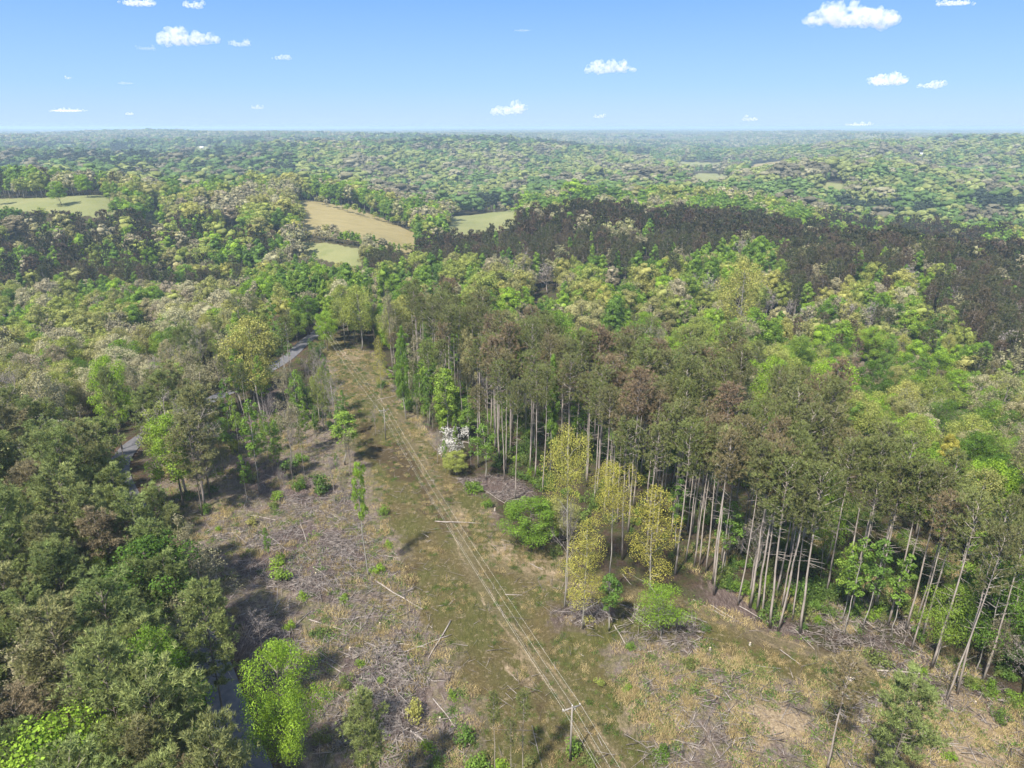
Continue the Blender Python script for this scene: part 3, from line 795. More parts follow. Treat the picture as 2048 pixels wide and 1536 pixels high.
    o = n.new('ShaderNodeOutputMaterial'); l.new(d.outputs[0], o.inputs[0])
    return m
gme.materials.append(groundmat())
gob = tag(link('ground', gme), kind='structure')

# ------------------------------------------------------------------ road
def strip(pl, w, dz, step=1.0):
    pts = []
    for i in range(len(pl) - 1):
        a, b = pl[i], pl[i + 1]; k = max(1, int(np.linalg.norm(b - a) / step))
        for j in range(k): pts.append(a + (b - a) * j / k)
    pts = np.array(pts + [pl[-1]])
    for _ in range(12):
        pts[1:-1] = (pts[:-2] + pts[2:] + 2 * pts[1:-1]) / 4
    t = np.gradient(pts, axis=0); t /= np.linalg.norm(t, axis=1)[:, None]
    nrm = np.c_[-t[:, 1], t[:, 0]]
    offs = np.linspace(-w / 2, w / 2, 7)
    X = pts[:, None, :] + nrm[:, None, :] * offs[None, :, None]
    Z = terrain(X[..., 0].ravel(), X[..., 1].ravel()).reshape(X.shape[:2])
    Zc = np.maximum(Z.max(1), 0 * Z.max(1) + Z.max(1))[:, None] + dz + 0.06 * (1 - (offs / (w / 2)) ** 2)[None, :]
    for _ in range(20): Zc[1:-1] = np.maximum((Zc[:-2] + Zc[2:]) / 2, Z[1:-1].max(1)[:, None] + dz)
    V = np.c_[X.reshape(-1, 2), Zc.ravel()]
    m_, k = X.shape[:2]
    i, j = np.meshgrid(np.arange(m_ - 1), np.arange(k - 1), indexing='ij')
    a = i * k + j
    return V, np.stack([a, a + k, a + k + 1, a + 1], -1).reshape(-1, 4), pts
RV, RQ, RP = strip(ROAD, 4.6, .10)
m, n, l = newmat('worn_asphalt')
ge = n.new('ShaderNodeNewGeometry')
z1 = n.new('ShaderNodeTexNoise'); z1.inputs['Scale'].default_value = 1.2; z1.inputs['Detail'].default_value = 6; l.new(ge.outputs['Position'], z1.inputs['Vector'])
z2 = n.new('ShaderNodeTexNoise'); z2.inputs['Scale'].default_value = 14; z2.inputs['Detail'].default_value = 3; l.new(ge.outputs['Position'], z2.inputs['Vector'])
ad = n.new('ShaderNodeMath'); ad.operation = 'MULTIPLY_ADD'; l.new(z2.outputs[0], ad.inputs[0]); ad.inputs[1].default_value = .5; l.new(z1.outputs[0], ad.inputs[2])
rp = ramp(n, [(.45, (.060, .060, .068)), (.8, (.11, .108, .118)), (1, (.15, .13, .12))]); l.new(ad.outputs[0], rp.inputs[0])
p_ = n.new('ShaderNodeBsdfPrincipled'); p_.inputs['Roughness'].default_value = .85; l.new(rp.outputs[0], p_.inputs['Base Color'])
o_ = n.new('ShaderNodeOutputMaterial'); l.new(p_.outputs[0], o_.inputs[0])
tag(link('road', mkmesh('road', RV, RQ, [m])), kind='structure')

# ================================================================== TREES BY ZONE
# zone: name, polygon, 'b' base pixel / 'c' crown pixel, Ymin, Ymax, share of sites kept, species mix, height (mean, sd), where
MIXES = {
    'pineL': dict(wide_pine=.82, broad=.04, budding=.05, bare=.04, oak=.05),
    'belt': dict(pine=.45, budding=.14, thin=.15, poplar=.10, bare=.10, oak=.06),
    'hollow': dict(blossom=.27, oak=.34, broad=.13, budding=.16, bare=.03, poplar=.07),
    'pineR': dict(pine=.87, thin=.08, poplar=.01, bare=.03, budding=.015),
    'ravR': dict(broad=.26, poplar=.10, oak=.22, budding=.12, bare=.07, pine=.19, blossom=.04),
    'ravC': dict(poplar=.30, oak=.27, broad=.20, budding=.10, bare=.03, blossom=.05, pine=.05),
    'brownR': dict(pine=.80, budding=.08, bare=.04, oak=.03, poplar=.05),
    'hill': dict(pine=.93, budding=.03, poplar=.04),
    'hillL': dict(pine=.62, poplar=.14, broad=.08, oak=.10, budding=.04, blossom=.02),
    'mixed': dict(broad=.30, oak=.24, budding=.14, poplar=.18, blossom=.05, pine=.09),
    'pale': dict(oak=.42, budding=.17, blossom=.13, broad=.16, poplar=.12),
    'greenV': dict(poplar=.42, broad=.22, oak=.16, budding=.14, blossom=.06),
    'mixpine': dict(poplar=.30, pine=.34, broad=.14, oak=.12, budding=.10),
    'dark': dict(pine=.45, broad=.25, poplar=.12, budding=.12, oak=.06),
}
Z = [
    # near stands, decided by where the tree stands
    ('pineRb', [(905, 868), (860, 800), (800, 735), (880, 730), (1000, 790), (1200, 850), (1400, 880), (1550, 930), (1660, 1000), (1800, 1070), (1900, 1130), (2100, 1190), (2500, 1300), (2600, 1450), (2050, 1425), (1915, 1395), (1860, 1345), (1760, 1290), (1650, 1290), (1500, 1225), (1380, 1150), (1340, 1130), (1200, 1040), (1120, 990), (1000, 940)],
     'b', 60, 230, .90, 'pineR', (28, 1.8), 'in the pine stand right of the power line'),
    ('beltL', [(240, 905), (300, 850), (420, 770), (560, 690), (630, 675), (672, 730), (700, 850), (560, 830), (440, 860), (330, 925)], 'b', 60, 260, .42, 'belt', (20, 3), 'in the thin belt of trees left of the grassy cut'),
    ('pineLc', [(-900, 815), (0, 810), (120, 780), (180, 745), (300, 745), (380, 790), (420, 860), (330, 900), (262, 890), (215, 955), (325, 985), (365, 1070), (400, 1180), (405, 1270), (330, 1330), (330, 1450), (380, 1560), (420, 1800), (-900, 1800)],
     'c', 20, 230, .80, 'pineL', (22.5, 2.2), 'in the dense pine wood along the paved lane'),
    ('cutedgeR', [(690, 690), (745, 640), (860, 640), (960, 700), (960, 830), (880, 850), (800, 780), (745, 705)], 'c', 60, 290, .55, 'belt', (19, 3), 'at the far right edge of the grassy cut'),
    # further off, decided by where the crown shows
    ('hollowL', [(-900, 575), (0, 572), (230, 565), (480, 590), (640, 640), (660, 700), (560, 760), (420, 740), (260, 760), (100, 800), (-900, 830)], 'c', 150, 420, .9, 'hollow', (17, 2.5), 'in the pale hollow left of the grassy cut'),
    ('roadend', [(480, 590), (500, 500), (700, 500), (760, 560), (690, 640), (640, 640)], 'c', 240, 460, .9, 'greenV', (17, 2.5), 'around the bend of the lane'),
    ('hillL', [(-900, 425), (0, 430), (100, 420), (260, 432), (480, 452), (600, 500), (520, 580), (230, 575), (-900, 580)], 'c', 330, 520, .95, 'hillL', (19, 2), 'on the dark hillside at the left'),
    ('ravC', [(640, 640), (700, 560), (830, 530), (1000, 520), (1400, 520), (1480, 480), (1560, 500), (1560, 600), (1700, 640), (1500, 690), (1250, 640), (1000, 630), (860, 640)], 'c', 160, 430, .9, 'ravC', (20, 3), 'in the bright ravine below the dark pine hill'),
    ('ravR', [(1500, 640), (1720, 560), (1850, 600), (2050, 760), (2600, 700), (2600, 1150), (2048, 1100), (1750, 1000), (1640, 860), (1500, 780), (1300, 760), (1250, 690)], 'c', 95, 330, .9, 'ravR', (18, 3), 'in the bright wood at the right'),
    ('brownR', [(1480, 480), (1700, 440), (2048, 480), (2700, 480), (2700, 760), (2048, 760), (1860, 600), (1720, 600), (1560, 600)], 'c', 230, 460, 1.0, 'brownR', (21, 1.5), 'on the brown pine slope at the right'),
    ('hill', [(640, 600), (700, 520), (840, 475), (1000, 440), (1190, 395), (1500, 395), (1700, 450), (1560, 520), (1400, 540), (1000, 540), (830, 540)], 'c', 330, 520, 1.0, 'hill', (19, 1.2), 'on the dark pine hill'),
]
FARZ = [  # (polygon in crown pixels, Ymin, Ymax, mix)
    ([(230, 350), (620, 350), (600, 470), (300, 440), (230, 420)], 500, 800, 'pale'),
    ([(-900, 340), (230, 340), (235, 400), (-900, 410)], 560, 800, 'mixed'),
    ([(600, 370), (900, 370), (1040, 430), (1000, 480), (800, 500), (600, 500)], 440, 900, 'greenV'),
    ([(1040, 340), (1500, 360), (1700, 380), (1560, 480), (1200, 420), (1040, 440)], 500, 1100, 'greenV'),
    ([(1480, 400), (2700, 380), (2700, 520), (1800, 500), (1560, 470)], 480, 900, 'mixpine'),
    ([(600, 290), (1400, 290), (1500, 350), (600, 360)], 1000, 2000, 'pale'),
    ([(1500, 280), (2700, 280), (2700, 400), (1500, 360)], 900, 2200, 'pale'),
    ([(-900, 290), (600, 290), (600, 380), (-900, 380)], 800, 1900, 'dark'),  # darker tree mix here stands in for a cloud's shadow
    ([(-900, 264), (1500, 264), (1500, 287), (-900, 290)], 1900, 3200, 'dark'),
    ([(1300, 300), (1520, 300), (1520, 345), (1300, 345)], 1300, 3200, 'greenV'),
]
KINDS = ['wide_pine', 'pine', 'broad', 'oak', 'poplar', 'thin', 'blossom', 'bare', 'budding', 'gold']
def sites(r0, r1, s, amax):
    n = int(r1 / s) + 1
    i, j = np.meshgrid(np.arange(-n, n + 1), np.arange(-n if amax > R(91) else -int(60 / s), n + 1))
    x = (i.ravel() + rng.uniform(-.42, .42, i.size)) * s; y = (j.ravel() + rng.uniform(-.42, .42, i.size)) * s
    r = np.hypot(x, y)
    k = (r >= r0) & (r < r1) & (np.abs(np.arctan2(x, y)) < amax)
    return x[k], y[k]
TREES = []   # (kind index, x, y, z, height, width scale, lod, where, u, v, dep)
ORDER = ['bare', 'budding', 'blossom', 'oak', 'broad', 'poplar', 'thin', 'wide_pine', 'pine']
def choose(mix, x, y, drift=.0):
    ks = [k for k in ORDER if k in mix]; p = np.array([mix[k] for k in ks]); p /= p.sum()
    n = len(x)
    q = fbm(x / 70, y / 70, 3, 301); q = (q + .45) / .9 + (fbm(x / 30, y / 30, 2, 305)) * .3
    q = np.argsort(np.argsort(q)) / max(1, n)
    t = np.where(rng.uniform(0, 1, n) < drift, q, rng.uniform(0, 1, n))
    return np.array([KINDS.index(k) for k in ks])[np.clip(np.searchsorted(np.cumsum(p), t), 0, len(ks) - 1)]
HEROES = [
    ('gold', 1166, 1258, 1028, 92, 'golden leaved tree rising from the round mound of twigs beside the grassy cut', 4),
    ('gold', 1129, 1214, 862, 74, 'very tall grey stemmed tree with a small golden crown at the left of the mound', 5),
    ('gold', 1300, 1188, 966, 108, 'broad golden tree in front of the pine trunks, right of the mound', 4),
    ('gold', 1215, 1190, 930, 82, 'straw yellow thin tree between the two golden trees', 5),
    ('bare', 1133, 1190, 985, 80, 'leafless grey branched tree beside the very tall grey stemmed tree', 0),
    ('broad', 737, 1152, 918, 64, 'lone slim tree with a bright green tufted crown on the cleared slope', 4),
    ('broad', 1325, 1275, 1170, 100, 'small light green spreading tree right of the twig mound', 5),
    ('thin', 1218, 1262, 1150, 70, 'light green young tree at the right rim of the twig mound', 1),
    ('broad', 1062, 1098, 995, 120, 'rounded green tree clump at the cut edge above the soil bank', 2),
    ('oak', 1120, 1085, 1000, 90, 'yellow green bushy tree beside the rounded clump above the soil bank', 1),
    ('broad', 1640, 1165, 935, 72, 'vivid green crowned tree standing among grey pine trunks', 5),
    ('broad', 1525, 900, 712, 66, 'dome shaped vivid green tree in the middle of the brown pines', 3),
    ('poplar', 1100, 948, 705, 48, 'leaning bright green leafy tree wrapped column among the brown pines', 0),
    ('poplar', 812, 838, 648, 40, 'narrow bright green tree at the right edge of the far grassy cut', 1),
    ('gold', 763, 790, 668, 30, 'slim yellow tree left of the narrow bright green tree', 4),
    ('blossom', 935, 830, 655, 46, 'white topped tree at the left edge of the brown pine stand', 1),
    ('broad', 1950, 1345, 1135, 150, 'large light green understory tree among the rightmost grey trunks', 5),
    ('broad', 1870, 1330, 1170, 95, 'light green bushy tree left of the large understory tree', 6),
    ('oak', 1470, 720, 520, 90, 'yellow crowned broad tree in front of the dark pine hill', 2),
    ('blossom', 1155, 720, 600, 96, 'wide cream topped tree in the bright ravine', 0),
    ('broad', 365, 1590, 1262, 136, 'big vivid green tree left of the near lane', 8),
    ('broad', 592, 1580, 1288, 150, 'pale green airy tree right of the near lane', 7),
    ('oak', 110, 1640, 1400, 62, 'narrow lime green tree among the dark pines at the bottom left', 4),
    ('broad', 5, 1420, 1225, 80, 'lime green crown at the left margin among dark pines', 7),
    ('broad', 245, 1300, 1100, 70, 'fresh green crown deep in the dark left pine wood', 8),
    ('poplar', 10, 1160, 855, 40, 'light green slender tree at the left margin above the pine wood', 0),
    ('broad', 245, 900, 712, 80, 'lime green dome above the dark pines near the lane bend', 2),
    ('blossom', 130, 960, 745, 100, 'cream white crown above the dark pines at the left', 1),
    ('wide_pine', 515, 1880, 1462, 190, 'rounded olive pine crown at the bottom edge beside the lane', 0),
    ('wide_pine', 745, 1640, 1398, 120, 'olive pine at the bottom edge between the lane and the slash', 2),
    ('pine', 1653, 1545, 1325, 100, 'open crowned young pine, left one of the pair in the bottom right clearing', 1),
    ('wide_pine', 1750, 1640, 1365, 150, 'bushy young pine, right one of the pair in the bottom right clearing', 1),
    ('pine', 1046, 1570, 1388, 46, 'thin sparse pine, tallest of the row left of the near utility pole', 0),
    ('pine', 990, 1580, 1392, 44, 'thin brown tufted pine, leftmost of the row left of the utility pole', 2),
    ('pine', 1021, 1600, 1440, 36, 'short thin pine in the middle of the row left of the utility pole', 4),
    ('bare', 525, 1300, 1215, 90, 'pale grey leafless tree leaning over the slash beside the lane', 1),
    ('budding', 430, 1300, 1065, 120, 'brown budding tree between the left pine wood and the slash', 1),
    ('budding', 400, 1240, 1050, 80, 'dull yellow budding tree at the edge of the left pine wood', 2),
    ('bare', 648, 860, 700, 52, 'tall grey leafless tree at the left side of the far grassy cut', 2),
    ('thin', 520, 985, 795, 60, 'tall light green young tree standing alone on the cleared slope', 0),
    ('thin', 690, 930, 822, 80, 'yellow green young tree at the left edge of the grassy cut', 1),
    ('oak', 655, 860, 735, 44, 'bent tree with one bright green bough left of the far cut', 3),
    ('dogwood', 905, 925, 858, 70, 'white flowering dogwood beside the fallen pale log right of the cut', 0),
    ('dogwood', 330, 925, 878, 44, 'small white flowering dogwood near the open bend of the lane', 1),
    ('oak', 912, 950, 903, 60, 'low yellow green tree in front of the white dogwood', 0),
    ('thin', 972, 960, 850, 56, 'light green young tree right of the white dogwood', 2),
    ('broad', 620, 670, 590, 66, 'dark green tree over the far end of the lane', 0),
    ('broad', 595, 690, 618, 44, 'dark green tree left of the far end of the lane', 1),
    ('oak', 690, 690, 570, 60, 'tall pale yellow tree right of the far end of the lane', 1),
    ('oak', 725, 700, 570, 70, 'tall yellow green tree above the bare soil at the far end of the cut', 2),
    ('budding', 785, 735, 590, 50, 'brown budding tree at the far right corner of the cut', 0),
]
HBOX = []
for a in HEROES:
    zb = hit(a[1], a[2])
    HBOX.append(([(a[1] - a[4] * .42, a[3]), (a[1] + a[4] * .42, a[3]), (a[1] + a[4] * .42, a[3] + min(130, (a[2] - a[3]) * .45)), (a[1] - a[4] * .42, a[3] + min(130, (a[2] - a[3]) * .45))], zb[1] + 7))
CROWNS = """
oak 1406 565 60;poplar 1383 520 30;poplar 1513 520 38;blossom 1439 550 38;bare 1480 565 50;bare 1536 583 50;oak 1569 562 40;bare 1580 600 35;blossom 1632 527 30;blossom 1672 555 45;poplar 1622 563 45;broad 1733 525 38;poplar 1842 500 45;broad 1842 550 36
broad 1829 620 62;broad 1750 655 70;poplar 1783 668 50;oak 1810 670 40;oak 1900 668 36;broad 1883 700 64;poplar 1933 688 30;broad 1852 705 56;poplar 1446 660 22;broad 1510 655 26;poplar 1553 635 66;broad 1596 683 60;budding 1643 690 44;oak 1643 730 28
blossom 1726 725 36;blossom 1763 735 34;oak 1796 732 42;broad 1693 675 34;oak 1743 805 86;oak 1796 792 66;oak 1843 768 62;broad 1920 760 74;broad 1983 775 50;broad 1900 800 86;oak 1840 835 70;broad 1990 800 66;broad 2025 820 60;gold 1903 868 56;broad 1978 870 60
poplar 826 503 30;poplar 880 497 28;poplar 883 523 34;poplar 916 490 30;oak 920 533 32;poplar 966 505 36;poplar 1020 493 32;poplar 1073 503 36;poplar 990 460 22;poplar 1140 473 24;poplar 1186 487 26;poplar 1236 500 30;poplar 1183 463 18;poplar 1310 487 32;poplar 1346 483 32
oak 1266 527 30;oak 1310 530 30;oak 1306 557 34;oak 1146 510 22;blossom 1060 540 28;blossom 1226 533 34;blossom 753 553 30;broad 793 547 46;broad 733 563 26;blossom 913 567 36;bare 1096 530 80;broad 1050 573 48;broad 1003 577 40;broad 1160 577 46;broad 1126 583 40;blossom 1043 603 44;broad 1273 587 40
broad 106 493 36;oak 140 449 30;oak 185 486 34;broad 300 493 36;blossom 337 497 44;poplar 225 483 28;poplar 244 473 24;poplar 41 507 28;oak 61 538 34;poplar 441 500 24;poplar 489 497 30;oak 451 524 36;blossom 458 411 46;blossom 24 431 56;broad 553 421 40;oak 424 380 30;broad 211 363 26;broad 167 348 32;broad 113 362 40
broad 160 587 36;broad 263 610 44;blossom 290 597 48;oak 377 610 32;oak 200 623 40;oak 113 620 46;broad 173 677 60;blossom 330 680 44;blossom 417 645 50;blossom 80 710 44;broad 150 717 60;broad 80 750 54;oak 283 655 60;oak 407 630 36;wide_pine 210 745 60;wide_pine 370 655 50;wide_pine 430 645 50
poplar 860 560 34;poplar 700 575 34;oak 1200 600 50;oak 1330 610 54;broad 1370 600 48;poplar 1420 640 44;blossom 1000 640 40;broad 1230 625 44;broad 1345 660 50;poplar 1460 600 40"""
CRW = []
_ys = np.linspace(90, 900, 1621)
for q_ in CROWNS.replace('\n', ';').split(';'):
    if not q_.strip(): continue
    kd, u, v, w = q_.split(); u, v, w = float(u), float(v), float(w)
    h_ = {'poplar': 21, 'bare': 16, 'blossom': 16, 'wide_pine': 23}.get(kd, 18)
    a_, y_, d_ = ray(u, v)
    ht_ = np.nonzero(terrain(_ys * a_ / y_, _ys) + h_ >= H + _ys * d_ / y_)[0]
    if not len(ht_): continue
    Yh = _ys[ht_[0]]
    CRW.append((kd, Yh * a_ / y_, Yh, h_, u, v, w))
    HBOX.append(([(u - w * .45, v), (u + w * .45, v), (u + w * .45, v + w * .8), (u - w * .45, v + w * .8)], Yh - 1))
def keepclear(x, y, z, hgt, r):
    """does a tree here hide ground, fields or road that the photo shows?"""
    bad = np.zeros(len(x), bool)
    left = r
    for f in (1.0, .8, .55, .3, 0.0):
        u, v, d = proj(x, y, z + hgt * f)
        for p, y0, y1 in FIELDS.values():
            bad |= inside(u, v, p) & (y < y1)
        bad |= inside(u, v, [(215, 955), (262, 890), (275, 905), (262, 960)]) & (y < 170)
        bad |= inside(u, v, [(405, 1325), (445, 1310), (520, 1480), (480, 1520), (400, 1480)]) & (y > 0)
        bad |= inside(u, v, [(600, 690), (625, 668), (668, 645), (640, 640), (605, 670)]) & (y < 275)
        if f in (1.0, .8, .55):
            for p, y1 in HBOX: bad |= inside(u, v, p) & (y < y1)
        if f in (.8,): bad |= inside(u, v, CLEAR) & (y < 235)
    bad |= inside(*proj(x, y, z)[:2], CLEAR) & (y < 235) & ~left
    return bad
WHERE = {}
def plant(r0, r1, s, amax, lodf):
    x, y = sites(r0, r1, s, amax)
    z = terrain(x, y)
    n = len(x)
    hgt = np.full(n, 18.0)
    ub, vb, _ = proj(x, y, z)
    kind = np.full(n, -1); where = np.full(n, -1); keep = np.ones(n, bool); hs = rng.normal(0, 1, n)
    uc, vc, dc = proj(x, y, z + 15)
    lr = rng.uniform(0, 1, n)
    for zi, (nm, poly, md, y0, y1, dens, mixn, (hm, hsd), wh) in enumerate(Z):
        U, V = (ub, vb) if md == 'b' else proj(x, y, z + hm * .8)[:2]
        m_ = (kind < 0) & inside(U, V, poly) & (y > y0) & (y < y1)
        if not m_.any(): continue
        kind[m_] = choose(MIXES[mixn], x[m_], y[m_], .45); hgt[m_] = hm + hs[m_] * hsd; where[m_] = zi
        if mixn == 'pineR': hgt = np.where(m_ & (kind > 1), np.where(kind == KINDS.index('thin'), 17, 14) + hs * 2, hgt)
        keep &= ~(m_ & (lr > dens))
    for poly, y0, y1, mixn in FARZ:
        m_ = (kind < 0) & inside(uc, vc, poly) & (y > y0) & (y < y1)
        if m_.any(): kind[m_] = choose(MIXES[mixn], x[m_], y[m_], .8); hgt[m_] = 17 + hs[m_] * 2.6
    m_ = kind < 0
    # default: patches of woodland by a broad noise
    q = fbm(x / 260, y / 260, 3, 77) - np.clip((y - 1900) / 600, 0, 1) * .12
    for lo, hi, mixn in ((-9, -.14, 'dark'), (-.14, .03, 'mixed'), (.03, .16, 'greenV'), (.16, 9, 'pale')):
        k = m_ & (q >= lo) & (q < hi)
        if k.any(): kind[k] = choose(MIXES[mixn], x[k], y[k], .85); hgt[k] = 17 + hs[k] * 2.6
    keep &= ~(m_ & (y < 225) & (np.abs(np.arctan2(x, y)) < R(45)) & (vb < 1650))
    left = (where >= 0) & np.isin(where, [k_ for k_, z_ in enumerate(Z) if z_[0] == 'pineLc'])
    keep &= seg_dist(x, y, ROAD) > 4.2
    keep &= ~keepclear(x, y, z, hgt, left)
    keep &= ~((np.hypot(x, y) < 34))
    for i in np.nonzero(keep)[0]:
        TREES.append((int(kind[i]), x[i], y[i], z[i], max(9, hgt[i]), float(rng.uniform(.85, 1.2)), lodf, int(where[i]), uc[i], vc[i], dc[i]))
plant(20, 250, 4.3, R(70), 0)
plant(250, 430, 5.6, R(46), 1)
plant(430, 760, 7.2, R(42), 2)
plant(760, 1600, 10.5, R(40), 3)
plant(1600, 3200, 14.5, R(39), 3)
TR = np.array([(t[0], t[1], t[2], t[3], t[4], t[5], t[6], t[7], t[8], t[9], t[10]) for t in TREES])
# trees as they stand near the camera: nobody stands in the road; show size = height over depth
size = TR[:, 4] / TR[:, 10]
inview = (TR[:, 8] > -60) & (TR[:, 8] < 2108) & (TR[:, 9] > 200) & (TR[:, 9] < 1750)
size = np.where(inview, size, size * 1e-3)
HERO_COUNT = {'pine_tree': 14, 'broadleaf_tree': 22, 'oak_tree': 8, 'poplar_tree': 6, 'young_tree': 30, 'blossoming_tree': 6, 'bare_tree': 6, 'budding_tree': 4}
KTXT = {'pine': 'slender bare trunked pine', 'wide_pine': 'full crowned pine', 'broad': 'round green tree', 'oak': 'yellow green oak',
        'poplar': 'bright conical tree', 'thin': 'thin sparse young tree', 'blossom': 'pale cream tree', 'bare': 'grey leafless tree', 'budding': 'brownish budding tree', 'gold': 'golden oak'}
LAND = [((1142, 1450), 'utility pole'), ((768, 840), 'second utility pole'), ((240, 925), 'lane bend'), ((640, 655), 'far lane end'), ((700, 440), 'tan hay field'), ((100, 410), 'pale green field'),
        ((1150, 1225), 'twig mound'), ((1050, 1120), 'bare soil bank'), ((980, 440), 'valley meadow'), ((450, 1430), 'near lane'), ((1525, 750), 'dome shaped tree'), ((905, 880), 'white dogwood'),
        ((1470, 520), 'yellow crowned tree'), ((325, 890), 'small dogwood'), ((1950, 1480), 'pale dirt patch')]
def rel(u, v):
    d = [math.hypot((u - a) , (v - b) * 1.3) for (a, b), _ in LAND]
    k = int(np.argmin(d)); (a, b), t = LAND[k]
    du, dv = u - a, (v - b) * 1.3
    if d[k] < 45: w = 'beside'
    elif abs(du) > abs(dv): w = 'right of' if du > 0 else 'left of'
    else: w = 'above' if dv < 0 else 'below'
    far = 'just ' if 45 <= d[k] < 150 else ('well ' if d[k] > 330 else '')
    return far + w + ' the ' + t
individual = np.zeros(len(TR), bool)
for nm in set(NAME.values()):
    ks = [KINDS.index(k) for k in KINDS if NAME[k] == nm]
    idx = np.nonzero(np.isin(TR[:, 0], ks) & inview)[0]
    idx = idx[np.argsort(-size[idx])][:300 - HERO_COUNT[nm]]
    individual[idx] = True
for i in np.nonzero(individual)[0]:
    k, x, y, z, h, w, lod, wh, u, v, dep = TR[i]
    kd = KINDS[int(k)]; lod = int(lod)
    hw = '' if wh < 0 else ''
    lab = KTXT[kd] + ', ' + rel(u, v)
    add_tree(kd, x, y, h, w, lab, lab, parts=(lod == 0 and dep < 235), lod=min(lod, 2 if lod > 1 else lod), z=z)
rest = np.nonzero(~individual)[0]
WOODS = {'pine_tree': 'pine_woods', 'broadleaf_tree': 'broadleaf_woods', 'oak_tree': 'oak_woods', 'poplar_tree': 'poplar_woods', 'young_tree': 'young_woods', 'blossoming_tree': 'blossoming_woods', 'bare_tree': 'bare_woods', 'budding_tree': 'budding_woods'}
for nm in sorted(set(NAME.values())):
    ks = [k for k in KINDS if NAME[k] == nm and k in PROTO]
    meshes, base = [], {}
    for k in ks:
        for lod in sorted(PROTO[k]):
            base[(k, lod)] = (len(meshes), len(PROTO[k][lod]), [q['h'] for q in PROTO[k][lod]])
            meshes += [q['w'] for q in PROTO[k][lod]]
    sel = rest[np.isin(TR[rest, 0], [KINDS.index(k) for k in ks])]
    if not len(sel): continue
    idx, sc = [], []
    for i in sel:
        k = KINDS[int(TR[i, 0])]; lod = int(TR[i, 6])
        while (k, lod) not in base: lod -= 1
        b, m_, hh = base[(k, lod)]; q = int(rng.integers(0, m_)); s = TR[i, 4] / hh[q]
        bw = 1.12 if TR[i, 2] > 1600 else (1.05 if TR[i, 2] > 700 else 1.02)
        bg_ = rng.choice([.75, 1.0, 1.25, 1.5]) if TR[i, 2] > 700 else rng.uniform(.85, 1.15)
        bw *= bg_; s *= bg_ ** .6
        idx.append(b + q); sc.append((s * TR[i, 5] * bw, s * TR[i, 5] * bw, s))
    P = TR[sel][:, 1:4].copy(); P[:, 2] -= .15
    scatter(WOODS[nm], meshes, P, rng.uniform(0, 6.28, len(sel)), sc, idx)
# very far woodland
FP, FS, FI = [], [], []
for r0, r1, s in ((3150, 4600, 25), (4600, 7000, 38), (7000, 11000, 62), (11000, 24000, 115)):
    x, y = sites(r0, r1, s, R(39)); z = terrain(x, y)
    k = fbm(x / 700, y / 700, 3, 91) < .22
    k |= rng.uniform(0, 1, len(x)) < .25
    x, y, z = x[k], y[k], z[k]
    q = fbm(x / 500, y / 500, 3, 95); q = q - .10
    ix = np.clip(((q + .45) / .9 * 6 + rng.normal(0, .9, len(x))).astype(int), 0, 5)
    FP.append(np.c_[x, y, z - 1]); f = s / 25 * 1.05
    FS.append(np.c_[np.full(len(x), f), np.full(len(x), f), np.full(len(x), min(f, 1.25)) * rng.uniform(.8, 1.15, len(x))]); FI.append(ix)
FP, FS, FI = np.vstack(FP), np.vstack(FS), np.concatenate(FI)
scatter('distant_forest', PATCH, FP, rng.uniform(0, 6.28, len(FP)), FS, FI)
print('TREES', len(TR), 'individual', int(individual.sum()), 'far', len(FP))

def sample_px(polys, n):
    """points of the terrain spread evenly over ground areas given in the photo"""
    out = []
    for poly, share in polys:
        W_ = np.array([onz(u, v, 0)[:2] for u, v in poly]); k = int(n * share); lo, hi = W_.min(0), W_.max(0)
        got = np.zeros((0, 2))
        while len(got) < k:
            q = rng.uniform(lo, hi, (k * 3, 2)); got = np.vstack([got, q[inside(q[:, 0], q[:, 1], W_)]])
        out.append(got[:k])
    P = np.vstack(out)
    return P[:, 0], P[:, 1], terrain(P[:, 0], P[:, 1])

# ================================================================== INDIVIDUAL TREES, placed one by one
def hero(kind, ub, vb, vt, wpx, label, var=0, lod=0, parts=True, rz=None):
    """base pixel, row of the top, crown width in pixels"""
    p = hit(ub, vb)
    d = p[1] * cP - (p[2] - H) * sP
    a, yy, dd = ray(ub, vt)
    top = H + p[1] * dd / yy
    h = max(2.0, top - p[2])
    q = (PROTO[kind].get(lod) or PROTO[kind][0])
    q = q[var % len(q)]
    cw = CW[kind] * h / q['h']
    dm = p[1] * cP - (p[2] + h * .7 - H) * sP
    ws = (wpx * dm / F / 2) / cw
    return add_tree(kind, p[0], p[1], h, ws, label, None, parts, lod, rz, var, p[2])
CW = {'pine': 2.9, 'wide_pine': 4.2, 'broad': 5.0, 'oak': 5.2, 'poplar': 4.0, 'gold': 3.3, 'thin': 2.5, 'blossom': 5.2, 'bare': 4.2, 'budding': 4.2}
